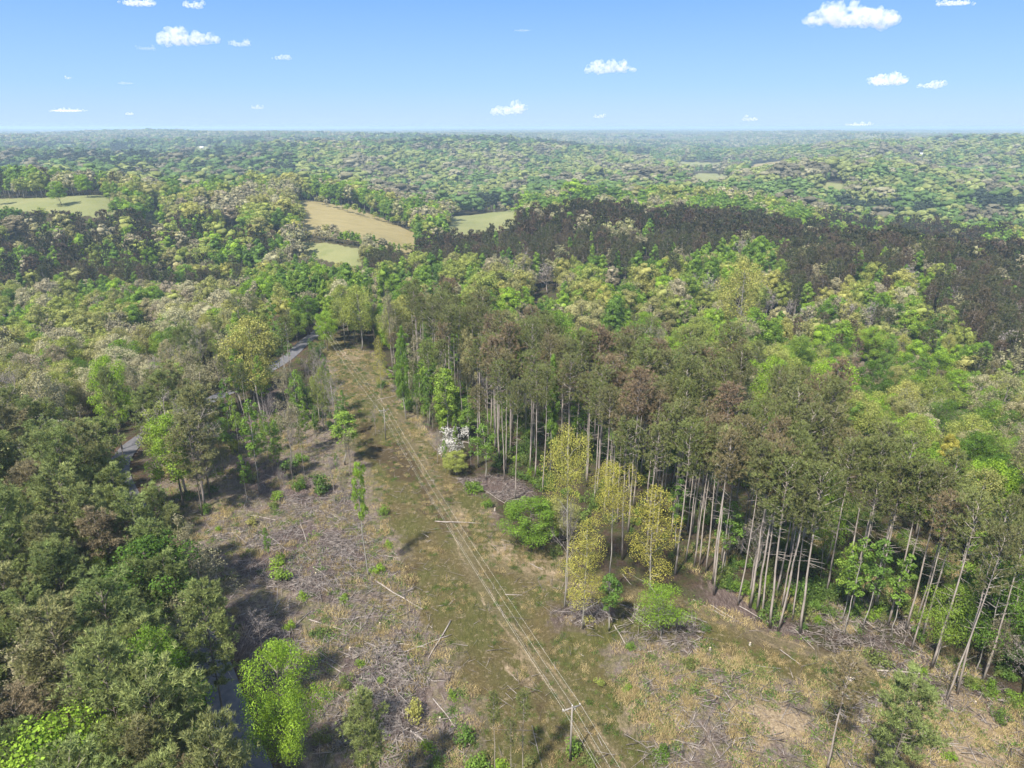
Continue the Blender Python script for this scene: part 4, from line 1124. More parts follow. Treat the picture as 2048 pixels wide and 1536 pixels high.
# a golden crown that starts low, and one on a long bare stem
for s in range(2):
    reg('gold', 0, broad_proto(820 + s, 20, [.16, .66][s], [3.0, 3.6][s], 'round', [30, 20][s], 8500, .078, gap=1.45, rt=.008, jit=.9, irr=.35), M['bark_grey'], M['gold'])
GV0 = len(PROTO['gold'][0])
reg('broad', 0, broad_proto(830, 20, .50, 2.6, 'tall', 18, 3000, .15, gap=1.2, rt=.013), M['bark_grey'], M['broad'])
for s in range(2):
    reg('broad', 0, broad_proto(850 + s, 18, .30, 4.4, 'round', 32, 8000, .12, gap=1.3, rt=.0055, jit=.7, irr=.28), M['bark_grey'], M['broad'])
for s in range(2):
    reg('broad', 0, broad_proto(860 + s, 18, .28, 4.6, 'round', 44, 22000, .088, gap=1.15, irr=.15), M['bark_dark'], M['broad'])   # close to the camera: finer leaves
reg('oak', 0, broad_proto(870, 18, .28, 4.6, 'tall', 40, 18000, .085, gap=1.15, irr=.15), M['bark_dark'], M['oak'])
for s in range(2):
    q = broad_proto(840 + s, 7, .35, 2.6, 'flat', 16, 1500, .13, gap=1.1); reg('dogwood', 0, q, M['bark_grey'], M['white'])
NAME['dogwood'] = 'dogwood_tree'; CAT['dogwood_tree'] = 'dogwood'; CW['dogwood'] = 3.2
for a in HEROES:
    hero(*a)
# dark pines between the lane and the cleared slope, placed by their crowns
for k, (u, v) in enumerate([(300, 985), (262, 1010), (225, 990), (335, 1030), (290, 1060), (360, 1085), (325, 1120), (385, 1130), (350, 1175), (400, 1185), (300, 1180), (330, 1240), (375, 1250), (410, 1300), (275, 1130), (245, 1080), (200, 1040), (350, 1330), (300, 1300), (250, 1200), (270, 1260), (220, 1320), (310, 1400), (270, 1460), (200, 1440)]):
    h = 21 + rng.normal(0, 1.5); q = onz(u, v, h)
    if (u > 345 and not 1150 < v < 1260) or any(inside([u_], [v_], pb)[0] for f_ in (1.0, .8, .6) for u_, v_ in [[float(e_) for e_ in proj(q[0], q[1], q[2] * f_)[:2]]] for pb, yb in HBOX if q[1] < yb + 6): continue
    add_tree('wide_pine', q[0], q[1], h, rng.uniform(.85, 1.1), 'dark green pine between lane and cleared slope, ' + rel(u, v), None, True, 0)
HEDGE = [((604, 474), (740, 498), 560, 16), ((740, 498), (832, 512), 500, 10), ((262, 446), (345, 446), 520, 8), ((640, 470), (700, 486), 540, 6), ((600, 398), (830, 462), 680, 22), ((1040, 424), (900, 424), 800, 12)]
for (ua, va), (ub_, vb_), Y_, n_h in HEDGE:
    for t_ in np.linspace(0, 1, n_h):
        u = ua + (ub_ - ua) * t_ + rng.normal(0, 2); v = va + (vb_ - va) * t_
        a_, y_, d_ = ray(u, v)
        ys = np.linspace(350, 900, 300); zs = H + ys * d_ / y_; tt = terrain(ys * a_ / y_, ys)   # first ground met along the sight line
        hit_ = np.nonzero(tt >= zs)[0]; Yh = ys[hit_[0]] if len(hit_) else Y_
        xk = a_ / y_ * Yh; kd = ['broad', 'oak', 'poplar', 'budding', 'blossom'][int(rng.integers(0, 5))]
        lab = KTXT[kd] + ' in the hedgerow, ' + rel(u, v)
        add_tree(kd, xk, Yh, rng.uniform(5, 10), rng.uniform(1.0, 1.5), lab, lab, False, 2)
for kd, x_, y_, h_, u, v, w in CRW:
    dm = y_ * cP + 60 * sP
    lod = 0 if y_ < 260 else 1
    q = (PROTO[kd].get(lod) or PROTO[kd][0])[0]
    ws = float(np.clip((w * dm / F / 2) / (CW[kd] * h_ / q['h']), .55, 2.0))
    szt = 'big ' if w > 58 else ('small ' if w < 30 else '')
    add_tree(kd, x_, y_, h_, ws, 'prominent ' + szt + KTXT[kd] + ', ' + rel(u, v), None, lod == 0, lod)
# front row of the right pine stand, trunk by trunk
FR = [(1350, 1150), (1388, 1135), (1412, 1145), (1428, 1190), (1443, 1152), (1475, 1210), (1500, 1215), (1524, 1232), (1540, 1256), (1556, 1262), (1568, 1225), (1600, 1268), (1585, 1240), (1690, 1205), (1740, 1226),
      (1776, 1250), (1790, 1232), (1812, 1262), (1862, 1337), (1892, 1402), (1915, 1388), (1965, 1366), (1995, 1300), (2044, 1250), (1030, 1000), (1010, 962), (990, 905), (1085, 985), (1060, 940), (957, 870), (925, 830), (1245, 1120), (1290, 1130)]
SIDE = ['leftmost', 'second', 'third', 'fourth', 'fifth', 'sixth', 'seventh', 'eighth', 'ninth', 'tenth', 'eleventh', 'twelfth', 'thirteenth', 'fourteenth', 'fifteenth', 'sixteenth', 'seventeenth', 'eighteenth', 'nineteenth', 'twentieth',
        'twenty-first', 'twenty-second', 'twenty-third', 'twenty-fourth', 'twenty-fifth', 'twenty-sixth', 'twenty-seventh', 'twenty-eighth', 'twenty-ninth', 'thirtieth', 'thirty-first', 'thirty-second', 'rightmost']
for k, (u, v) in enumerate(sorted(FR)):
    p = hit(u, v)
    h = 28.5 + rng.normal(0, 1.6)
    o = add_tree('pine', p[0], p[1], h, rng.uniform(.7, 1.25), SIDE[k] + ' from the left' * (0 < k < len(FR) - 1) + ' of the front row of tall grey pine trunks', 'front row of the right pine stand', True, 0, None, int(rng.integers(0, 6)), p[2],
                 (rng.normal(0, .016), rng.normal(0, .016)))
# thin trees left standing on the cleared slope
for k, (u, v, h) in enumerate([(462, 880, 17), (478, 905, 15), (500, 870, 19), (545, 905, 16), (560, 960, 15), (583, 925, 17), (600, 880, 19), (618, 905, 14), (640, 845, 20), (672, 880, 18), (660, 830, 18), (585, 855, 19), (530, 850, 20),
                               (445, 930, 15), (415, 925, 17), (575, 1010, 10), (495, 1010, 12), (700, 950, 12), (690, 905, 14), (540, 1140, 9), (610, 960, 13), (752, 870, 9), (860, 850, 16), (885, 860, 18), (905, 790, 17), (850, 800, 18), (830, 820, 14)]):
    p = hit(u, v)
    kd = ['thin', 'thin', 'pine', 'bare', 'thin', 'budding'][k % 6]
    add_tree(kd, p[0], p[1], h, rng.uniform(.6, .9), (KTXT[kd] + ' standing on cleared ground, ' + rel(u, v)), None, True, 0, None, None, p[2])

gx_, gy_, gz_ = sample_px([([(440, 870), (560, 820), (650, 770), (690, 870), (720, 1000), (640, 1040), (480, 1000), (400, 960)], .75), ([(790, 790), (880, 870), (960, 960), (920, 985), (850, 900)], .25)], 56)
for x_, y_, z_ in zip(gx_, gy_, gz_):
    u, v, _ = [float(q_) for q_ in proj(x_, y_, z_)]
    kd = ['thin', 'thin', 'thin', 'bare', 'budding'][int(rng.integers(0, 5))]
    add_tree(kd, x_, y_, rng.uniform(6, 14), rng.uniform(.45, .8), 'low ' + KTXT[kd] + ' on the slash, ' + rel(u, v), None, True, 0, None, None, z_)

# ================================================================== SHRUBS
def bush(seed, h=1.6, w=1.2, n=420, leaf=.10):
    r = np.random.default_rng(seed); g = G()
    c = r.normal(0, 1, (9, 3)) * [w * .45, w * .45, h * .2] + [0, 0, h * .5]
    k = r.integers(0, 9, n); d = r.normal(0, 1, (n, 3)); d /= np.linalg.norm(d, axis=1)[:, None]
    P = c[k] + d * (r.uniform(.3, 1, (n, 1)) ** .5) * w * .5
    P[:, 2] = np.clip(P[:, 2], .03, None)
    g.leaves(P, d + [0, 0, .4], leaf, .5, r=r)
    return g
SHR = []
for s in range(5):
    st = G(); r = np.random.default_rng(s)
    for _ in range(6):
        a = r.uniform(0, 6.28); st.tube([(0, 0, 0), (math.cos(a) * .5, math.sin(a) * .5, 1.1)], [.04, .012], 3, False)
    SHR.append((st.mesh('shrub_stems', M['twig']), bush(1000 + s, n=620).mesh('shrub_leaves', [M['broad'], M['weed'], M['poplar'], M['weed'], M['oak']][s])))
STX = ['bright green leafy shrub', 'dark green dense shrub', 'light green shrub', 'deep green low shrub', 'yellow green shrub']
for k, (u, v, w, t) in enumerate([(640, 985, 30, 1), (408, 1025, 20, 1), (940, 985, 20, 0), (765, 775, 16, 1), (975, 1015, 18, 0), (545, 1018, 16, 1), (437, 1062, 12, 0), (505, 1050, 20, 4), (606, 1196, 16, 0), (690, 1200, 16, 0), (757, 1145, 22, 0),
                                  (778, 1092, 14, 0), (761, 1030, 18, 2), (905, 1395, 16, 0), (830, 1435, 34, 4), (855, 1500, 22, 0), (920, 1490, 34, 2), (875, 1530, 24, 3), (1142, 1515, 30, 2), (1200, 1372, 16, 4), (1256, 1382, 14, 0), (1327, 1511, 26, 0),
                                  (1255, 1296, 16, 2), (1475, 1182, 24, 0), (1545, 1245, 30, 3), (1590, 1190, 36, 2), (1700, 1235, 26, 2), (1750, 1235, 24, 0), (1770, 1208, 30, 3), (1760, 1330, 34, 3), (1844, 1348, 14, 0), (1860, 1385, 22, 1), (1950, 1370, 22, 4),
                                  (1840, 1285, 26, 2), (2035, 1265, 20, 2), (1410, 1262, 14, 3), (830, 825, 26, 2), (850, 830, 22, 0), (765, 770, 14, 3), (870, 800, 20, 1), (1110, 1108, 18, 3), (1050, 1075, 30, 3), (960, 985, 22, 2), (1160, 1050, 34, 1),
                                  (460, 885, 26, 2), (470, 905, 24, 4), (505, 960, 22, 3), (590, 935, 30, 2), (610, 925, 22, 2), (600, 980, 22, 0), (555, 995, 22, 2), (340, 950, 22, 4), (380, 1000, 18, 3), (430, 985, 14, 3), (540, 870, 18, 3), (445, 820, 16, 1),
                                  (640, 1480, 26, 3), (700, 1440, 18, 3), (940, 1540, 40, 2), (1000, 1540, 26, 0), (1060, 1530, 20, 1), (1180, 1530, 26, 3), (1380, 1330, 20, 3), (1900, 1520, 20, 0), (2000, 1440, 22, 3), (1650, 1350, 18, 3), (720, 1330, 16, 0), (560, 1130, 26, 0),
                                  (575, 1160, 30, 2), (580, 1260, 18, 0), (640, 1270, 20, 3), (690, 1370, 22, 3), (760, 1360, 14, 2)]):
    p = hit(u, v)
    d = p[1] * cP - (p[2] - H) * sP
    sc = w * d / F / 1.7
    o = empty('shrub', (p[0], p[1], p[2] - .05), rng.uniform(0, 6.28), (sc, sc, sc * rng.uniform(.8, 1.3)))
    link('stem', SHR[t][0], o); link('foliage', SHR[t][1], o)
    tag(o, STX[t] + ' on the cleared ground, ' + rel(u, v), 'shrub')

# ================================================================== LOGS, STUMPS, SLASH
def logmesh(r, L, rad, bend=.03, branches=3):
    g = G(); x = np.linspace(-L / 2, L / 2, 6)
    g.tube(np.c_[x, r.normal(0, bend * L * .3, 6), rad + r.normal(0, rad * .3, 6)], np.linspace(rad, rad * .55, 6), 7)
    for _ in range(branches):
        t = r.uniform(-.3, .48) * L; a = r.uniform(-1, 1)
        g.tube([(t, 0, rad), (t + L * .07, math.sin(a) * L * .09, rad + abs(math.cos(a)) * .5)], [rad * .35, rad * .1], 4)
    return g
LOGS = [(870, 1044, 962, 1047, 'straight pale log lying across the grassy cut'), (940, 961, 1010, 1008, 0), (924, 884, 960, 891, 'pale log behind the white dogwood'), (750, 1163, 846, 1220, 'long pale log lying on the slash left of the grassy cut'), (768, 1112, 796, 1117, 0),
        (903, 1243, 856, 1318, 'slanting crossed log, the steeper of a crossed pair'), (810, 1305, 903, 1270, 'dark crossed log, the flatter of a crossed pair'), (800, 1288, 856, 1297, 0), (853, 1363, 893, 1363, 0), (821, 1463, 866, 1498, 'thick pale log at the bottom of the slash'), (866, 1398, 916, 1461, 0),
        (1203, 1207, 1250, 1288, 'long leaning grey log right of the twig mound'), (1296, 1253, 1311, 1223, 0), (1241, 1210, 1300, 1227, 0), (1296, 1305, 1366, 1283, 0), (1699, 1198, 1782, 1237, 0), (1676, 1213, 1774, 1225, 0), (1762, 1262, 1826, 1252, 0), (1809, 1296, 1849, 1313, 0),
        (1752, 1341, 1882, 1351, 'very long log lying in front of the right pine stand'), (1862, 1386, 1892, 1393, 0), (1614, 1281, 1642, 1286, 0), (1586, 1256, 1629, 1300, 0), (1386, 1200, 1452, 1235, 0), (1479, 1213, 1552, 1255, 0), (430, 1073, 547, 1053, 'long dark log on the left of the cleared slope'),
        (497, 1031, 580, 1046, 0), (537, 1071, 573, 1101, 0), (488, 1015, 498, 986, 0), (395, 945, 402, 975, 0), (530, 950, 567, 960, 0), (553, 1135, 555, 1208, 0), (627, 1136, 683, 1171, 'thick bleached log on the slash heap'), (600, 1041, 618, 1101, 0), (567, 1011, 600, 1006, 0), (643, 1018, 683, 1041, 0),
        (850, 796, 895, 791, 0), (1018, 999, 1045, 988, 0), (456, 1345, 475, 1375, 'short yellowish log beside the near lane'), (1900, 1335, 1960, 1310, 0), (530, 1160, 640, 1152, 0), (700, 1240, 750, 1228, 0), (618, 1240, 690, 1262, 0), (640, 1320, 690, 1350, 0), (720, 1385, 790, 1400, 0), (560, 1200, 545, 1230, 0),
        (1060, 1128, 1085, 1140, 0), (1205, 1163, 1240, 1172, 0), (1245, 1150, 1262, 1170, 0), (1010, 1190, 1045, 1191, 0), (755, 800, 800, 790, 0), (775, 740, 800, 748, 0), (1350, 1480, 1400, 1500, 0), (1560, 1300, 1600, 1330, 0), (1420, 1210, 1470, 1240, 0)]
for k, (u0, v0, u1, v1, lb) in enumerate(LOGS):
    a, b = hit(u0, v0), hit(u1, v1); c = (a + b) / 2; d = b - a; L = float(np.linalg.norm(d))
    rad = (.10 if lb else .07) + .002 * L
    r = np.random.default_rng(1300 + k)
    o = link('fallen_log', logmesh(r, L, rad, .02, 3 if L > 3 else 1).mesh('fallen_log', M['deadwood']))
    o.location = (c[0], c[1], c[2] + .02)
    o.rotation_euler = (0, -math.asin(max(-.5, min(.5, d[2] / L))), math.atan2(d[1], d[0]))
    tag(o, lb or (('long' if L > 6 else 'short') + ' weathered grey log, ' + rel((u0 + u1) / 2, (v0 + v1) / 2)), 'log')
for k, (u, v) in enumerate([(577, 1215), (632, 1150), (1950, 1408), (700, 1300), (880, 1440), (1500, 1290), (1700, 1360), (990, 1020), (500, 1110), (760, 1250), (1420, 1300)]):
    p = hit(u, v); r = np.random.default_rng(1500 + k)
    o = empty('tree_stump', (p[0], p[1], p[2] - .05), r.uniform(0, 6))
    g = G(); g.tube([(0, 0, 0), (0, 0, .15), (0, 0, .55)], [.26, .17, .15], 9, False); link('bark', g.mesh('stump_bark', M['deadwood']), o)
    g = G(); g.tube([(0, 0, .545), (0, 0, .56)], [.14, .13], 9); link('cut_face', g.mesh('stump_top', M['cutwood']), o)
    tag(o, 'sawn off stump with a pale cut top, ' + rel(u, v), 'stump')

SLASHP = [(CLEAR, .16)] + [(p, .10) for p in (LITTER[0], LITTER[1])] + [([(420, 1060), (600, 960), (720, 960), (740, 1060), (860, 1230), (900, 1330), (950, 1536), (640, 1536), (540, 1350), (470, 1230)], .34),
          ([(1240, 1215), (1340, 1220), (1420, 1260), (1380, 1320), (1250, 1300)], .05), ([(1560, 1270), (1700, 1180), (1830, 1230), (2048, 1400), (1900, 1420), (1700, 1330)], .12), (LITTER[2], .03), (LITTER[4], .05), ([(460, 840), (640, 760), (680, 930), (480, 960)], .05), ([(1280, 1330), (1800, 1400), (2048, 1440), (2100, 1560), (1280, 1560)], .12)]
sx, sy, sz = sample_px(SLASHP, 36000)
n_ = len(sx)
cl = fbm(sx / 4, sy / 4, 3, 201)
kk = rng.uniform(-.35, .35, n_) < cl + .06
sx, sy, sz = sx[kk], sy[kk], sz[kk]; n_ = len(sx)
L_ = rng.lognormal(.12, .62, n_) * .95; az = rng.uniform(0, 6.28, n_) + fbm(sx / 9, sy / 9, 2, 205) * 5; el = rng.normal(.05, .16, n_); rd = rng.uniform(.014, .046, n_) * np.clip(L_, .6, 1.6)
D = np.c_[np.cos(az) * np.cos(el), np.sin(az) * np.cos(el), np.sin(el)]
A = np.c_[-np.sin(az), np.cos(az), np.zeros(n_)]; B = np.cross(D, A)
c0 = np.c_[sx, sy, sz + .10 + rng.uniform(0, .28, n_)]
V = []
for e, w in ((-.5, 1.0), (.5, .45)):
    for t in (0, 2.09, 4.19):
        V.append(c0 + D * (L_ * e)[:, None] + (A * math.cos(t) + B * math.sin(t)) * (rd * w)[:, None])
V = np.stack(V, 1).reshape(-1, 3)
i6 = np.arange(n_)[:, None] * 6
T = np.vstack([i6 + f for f in ([0, 1, 4], [0, 4, 3], [1, 2, 5], [1, 5, 4], [2, 0, 3], [2, 3, 5], [0, 2, 1], [3, 4, 5])])
tag(link('branch_litter', mkmesh('branch_litter', V, T, [M['slash']])), 'grey cut branches strewn over the cleared ground', kind='stuff')

# ------------------------------------------------------------------ weeds, tufts and forest undergrowth
def clump(seed, w, h, n, leaf, mat, blades=False):
    r = np.random.default_rng(seed); g = G()
    P = np.c_[r.normal(0, w * .42, (n, 2)), r.uniform(.02, h, n) * r.uniform(.2, 1, n)]
    if blades: g.blades(P * [1, 1, .1], r.normal(0, .5, (n, 3)) + [0, 0, 1], h, leaf, r)
    else: g.leaves(P, r.normal(0, .6, (n, 3)) + [0, 0, 1], leaf, .4, r=r)
    return g.mesh('clump_%d' % seed, mat)
WM = [clump(1101, 1.0, .35, 70, .10, M['weed']), clump(1102, 1.3, .5, 90, .11, M['weed']), clump(1103, .8, .3, 50, .09, M['broad']), clump(1104, 1.2, .45, 80, .035, M['straw'], True), clump(1105, 1.0, .4, 80, .035, M['straw'], True), clump(1106, 1.1, .4, 80, .04, M['weed'], True)]
wx, wy, wz = sample_px([(CLEAR, .62), ([(1180, 1300), (1400, 1290), (1800, 1360), (2048, 1400), (2048, 1640), (1280, 1640), (1250, 1420)], .22), ([(1340, 1130), (1500, 1225), (1760, 1290), (1915, 1395), (2048, 1300), (1900, 1100), (1500, 1020)], .16)], 15000)
q = fbm(wx / 5, wy / 5, 3, 211)
k = q > rng.uniform(-.30, .34, len(wx))
wx, wy, wz, q = wx[k], wy[k], wz[k], q[k]
uu, vv, _ = proj(wx, wy, wz)
ing = np.zeros(len(wx), bool)
for p in GRASS: ing |= inside(uu, vv, p)
ix = np.where(ing, rng.choice([3, 4, 5, 5], len(wx)), rng.choice([0, 0, 1, 3, 3, 4, 4], len(wx)))
sc = rng.uniform(.5, 1.3, len(wx)) * np.where(ing, .7, 1)
k = seg_dist(wx, wy, ROAD) > 3.2
scatter('weeds', WM, np.c_[wx, wy, wz][k], rng.uniform(0, 6.28, k.sum()), np.c_[sc, sc, sc * rng.uniform(.6, 1.3, len(sc))][k], ix[k], 'low weeds and dry grass tufts on the cleared ground')
UM = [m_[1] for m_ in SHR[:4]] + [bush(1200, 2.6, 2.2, 520, .15).mesh('thicket', M['weed']), bush(1201, 2.2, 2.4, 520, .15).mesh('thicket', M['weed'])]
ux, uy, uz = sample_px([(Z[0][1], .70), ([(300, 880), (450, 770), (640, 680), (680, 760), (660, 860), (440, 880)], .12), ([(745, 720), (900, 760), (900, 880), (800, 800)], .08), ([(-200, 1000), (330, 1000), (450, 1250), (400, 1600), (-200, 1600)], .10)], 3000)
k = (seg_dist(ux, uy, ROAD) > 4.5) & (fbm(ux / 12, uy / 12, 3, 221) > rng.uniform(-.3, .25, len(ux)))
uu, vv, _ = proj(ux, uy, uz); k &= ~inside(uu, vv, [(700, 690), (745, 700), (840, 860), (1000, 1050), (1100, 1110), (1000, 1100), (800, 1050), (690, 850)])
ux, uy, uz = ux[k], uy[k], uz[k]; sc = rng.uniform(.35, 1.05, len(ux))
scatter('undergrowth', UM, np.c_[ux, uy, uz - .1], rng.uniform(0, 6.28, len(ux)), np.c_[sc, sc, sc * rng.uniform(.8, 1.4, len(ux))], rng.integers(0, len(UM), len(ux)), 'green undergrowth between the tree trunks')

# ================================================================== POWER LINE
def pole_parts(o, hp, yaw):
    g = G(); g.tube([(0, 0, -.3), (0, 0, hp * .5), (0, 0, hp)], [.15, .13, .10], 10); link('post', g.mesh('pole_post', M['polewood']), o)
    for s in (0,):
        g = G(); z = hp - .45
        x0, y0, zz = 1.25, .075, .065
        V = [(sx_ * x0, .17 + sy_ * y0, z + sz_ * zz) for sx_ in (-1, 1) for sy_ in (-1, 1) for sz_ in (-1, 1)]
        g.add(V, [(0, 1, 3), (0, 3, 2), (4, 6, 7), (4, 7, 5), (0, 4, 5), (0, 5, 1), (2, 3, 7), (2, 7, 6), (0, 2, 6), (0, 6, 4), (1, 5, 7), (1, 7, 3)])
        link('crossarm', g.mesh('pole_crossarm', M['polewood']), o)
    for sx_ in (-1, 1):
        g = G(); g.tube([(sx_ * .75, .16, hp - .52), (0, .15, hp - 1.15)], [.025, .025], 5); link('brace', g.mesh('pole_brace', M['metal']), o)
    for x_, z_ in ((-1.15, hp - .385), (1.15, hp - .385), (0, hp)):
        g = G(); yy = .17 if x_ else 0
        g.tube([(x_, yy, z_), (x_, yy, z_ + .08), (x_, yy, z_ + .10), (x_, yy, z_ + .2), (x_, yy, z_ + .22)], [.03, .03, .075, .075, .04], 8); link('insulator', g.mesh('pole_insulator', M['porcelain']), o)
def flat(name, c, rough, met=0):
    m, n, l = newmat(name); p = n.new('ShaderNodeBsdfPrincipled'); p.inputs['Base Color'].default_value = (*c, 1); p.inputs['Roughness'].default_value = rough; p.inputs['Metallic'].default_value = met
    z = n.new('ShaderNodeTexNoise'); z.inputs['Scale'].default_value = 6; mp = n.new('ShaderNodeMapRange'); l.new(z.outputs[0], mp.inputs[0]); mp.inputs[3].default_value = rough * .8; mp.inputs[4].default_value = min(1, rough * 1.25); l.new(mp.outputs[0], p.inputs['Roughness'])
    o = n.new('ShaderNodeOutputMaterial'); l.new(p.outputs[0], o.inputs[0]); return m
M['metal'] = flat('galvanised_metal', (.45, .46, .47), .5, .6); M['porcelain'] = flat('porcelain', (.62, .60, .58), .3); M['wire'] = flat('aluminium_wire', (.60, .58, .52), .5)
M['paint'] = flat('white_painted_metal', (.78, .79, .80), .5); M['dirtywall'] = flat('pale_siding', (.55, .54, .50), .8); M['doorpaint'] = flat('dark_door', (.12, .12, .13), .6)
HP = 9.0
p1 = hit(1140, 1522); p2 = hit(772, 880); p3 = hit(651, 695); p4 = hit(623, 665)
p0 = p1 + (p1 - p2); p0[2] = tz(p0[0], p0[1])
poles = [p0, p1, p2, p3, p4]; hts = [HP, HP, 8.6, 8.0, 7.0]
PL = ['weathered wooden utility pole below the lower photo edge', 'nearest wooden utility pole with a crossarm, standing in the grassy cut', 'second wooden utility pole, halfway up the grassy cut', 'third utility pole at the far end of the cut', 'farthest utility pole beside the lane']
ends = []
for k in range(1, 5):
    p = poles[k]; a = poles[k - 1]; b = poles[min(k + 1, 4)]; yaw = math.atan2(*(b - a)[1::-1]) - math.pi / 2
    o = empty('utility_pole', (p[0], p[1], p[2]), yaw); pole_parts(o, hts[k], yaw); tag(o, PL[k], 'utility pole', 'poles of the power line along the cut')
for k in range(5):
    p = poles[k]; a = poles[max(0, k - 1)]; b = poles[min(k + 1, 4)]; yaw = math.atan2(*(b - a)[1::-1]) - math.pi / 2
    h_ = hts[k]
    pt = []
    for x_, y_, z_ in ((-1.15, .17, h_ - .15), (1.15, .17, h_ - .15), (0, 0, h_ + .23), (0, -.16, h_ - 1.9)):
        pt.append((p[0] + x_ * math.cos(yaw) - y_ * math.sin(yaw), p[1] + x_ * math.sin(yaw) + y_ * math.cos(yaw), p[2] + z_))
    ends.append(pt)
WL = ['left outer wire on the crossarms of the power line', 'right outer wire on the crossarms of the power line', 'top middle wire on the pole tops of the power line', 'low neutral wire below the crossarms of the power line']
for w in range(4):
    pts = []
    for k in range(4):
        a, b = np.array(ends[k][w]), np.array(ends[k + 1][w]); L = np.linalg.norm(b - a); sag = (.000115 if w < 3 else .00013) * L * L
        for t in np.linspace(0, 1, 25)[:-1] if k < 3 else np.linspace(0, 1, 25):
            q = a + (b - a) * t; q[2] -= 4 * sag * t * (1 - t); pts.append(q)
    g = G(); g.tube(pts, np.full(len(pts), .011 if w < 3 else .009), 4, False)
    tag(link('power_cable', g.mesh('power_cable', M['wire'])), WL[w], 'power cable', 'wires of the power line along the cut')

# ================================================================== FAR BUILDINGS
def barn(u, v, Y, L, Wd, h, lab, rz=0.0, cat='barn', lift=0.0):
    a, y, d = ray(u, v); ys = np.linspace(700, 3600, 2900); hh_ = np.nonzero(terrain(ys * a / y, ys) >= H + ys * d / y)[0]
    Y = ys[hh_[0]] if len(hh_) else Y; x = a / y * Y; z = zt = tz(x, Y)
    o = empty('barn' if cat == 'barn' else 'house', (x, Y, z), rz)
    def box(nm, x0, x1, y0, y1, z0, z1, m):
        g = G(); V = [(a_, b_, c_) for a_ in (x0, x1) for b_ in (y0, y1) for c_ in (z0, z1)]
        g.add(V, [(0, 1, 3), (0, 3, 2), (4, 6, 7), (4, 7, 5), (0, 4, 5), (0, 5, 1), (2, 3, 7), (2, 7, 6), (0, 2, 6), (0, 6, 4), (1, 5, 7), (1, 7, 3)]); return link(nm, g.mesh(nm, m), o)
    box('wall', -L / 2, L / 2, -Wd / 2, Wd / 2, zt - z - .5, h * .55, M['dirtywall'])
    g = G(); e = .6; r_ = h
    V = [(-L / 2 - e, -Wd / 2 - e, h * .5), (L / 2 + e, -Wd / 2 - e, h * .5), (-L / 2 - e, 0, r_), (L / 2 + e, 0, r_), (-L / 2 - e, Wd / 2 + e, h * .5), (L / 2 + e, Wd / 2 + e, h * .5)]
    V += [(a_, b_, c_ + .25) for a_, b_, c_ in V]
    g.add(V, [(0, 2, 3), (0, 3, 1), (2, 4, 5), (2, 5, 3), (6, 7, 9), (6, 9, 8), (8, 9, 11), (8, 11, 10), (0, 1, 7), (0, 7, 6), (4, 10, 11), (4, 11, 5), (0, 6, 8), (0, 8, 2), (2, 8, 10), (2, 10, 4), (1, 3, 9), (1, 9, 7), (3, 5, 11), (3, 11, 9)])
    link('roof', g.mesh('roof', M['paint']), o)
    g = G(); V = [(-L / 2 + e, -Wd / 2, h * .5), (-L / 2 + e, Wd / 2, h * .5), (-L / 2 + e, 0, r_ - .1), (L / 2 - e, -Wd / 2, h * .5), (L / 2 - e, Wd / 2, h * .5), (L / 2 - e, 0, r_ - .1)]
    g.add(V, [(0, 1, 2), (3, 5, 4)]); link('gable', g.mesh('gable', M['dirtywall']), o)
    box('door', -1.8, 1.8, -Wd / 2 - .08, -Wd / 2 - .01, zt - z, h * .42, M['doorpaint'])
    tag(o, lab, cat)
barn(137, 284, 2300, 26, 14, 8, 'long white roofed barn among the far trees at the left horizon')
barn(404, 297, 1700, 11, 9, 6, 'small white roofed building right of the long far barn', .3)
barn(1843, 312, 1500, 12, 9, 7, 'white house showing above the pale trees of the right ridge', .2, 'house')

# ================================================================== CLOUDS (many small puffs of droplets, well above the haze)
def cloudmat(sig, hh):
    m, n, l = newmat('cloud_droplets')
    p = n.new('ShaderNodeVolumePrincipled'); p.inputs['Color'].default_value = (1, .985, .985, 1); p.inputs['Anisotropy'].default_value = .0
    tc = n.new('ShaderNodeTexCoord'); z = n.new('ShaderNodeTexNoise'); z.inputs['Scale'].default_value = 1.0 / (hh * .42); z.inputs['Detail'].default_value = 4; z.inputs['Roughness'].default_value = .6; l.new(tc.outputs['Object'], z.inputs['Vector'])
    mr = n.new('ShaderNodeMapRange'); mr.interpolation_type = 'SMOOTHSTEP'; l.new(z.outputs[0], mr.inputs[0]); mr.inputs[1].default_value = .40; mr.inputs[2].default_value = .62; mr.inputs[3].default_value = 0; mr.inputs[4].default_value = sig * 2.0; l.new(mr.outputs[0], p.inputs['Density'])
    o = n.new('ShaderNodeOutputMaterial'); l.new(p.outputs[0], o.inputs['Volume']); return m
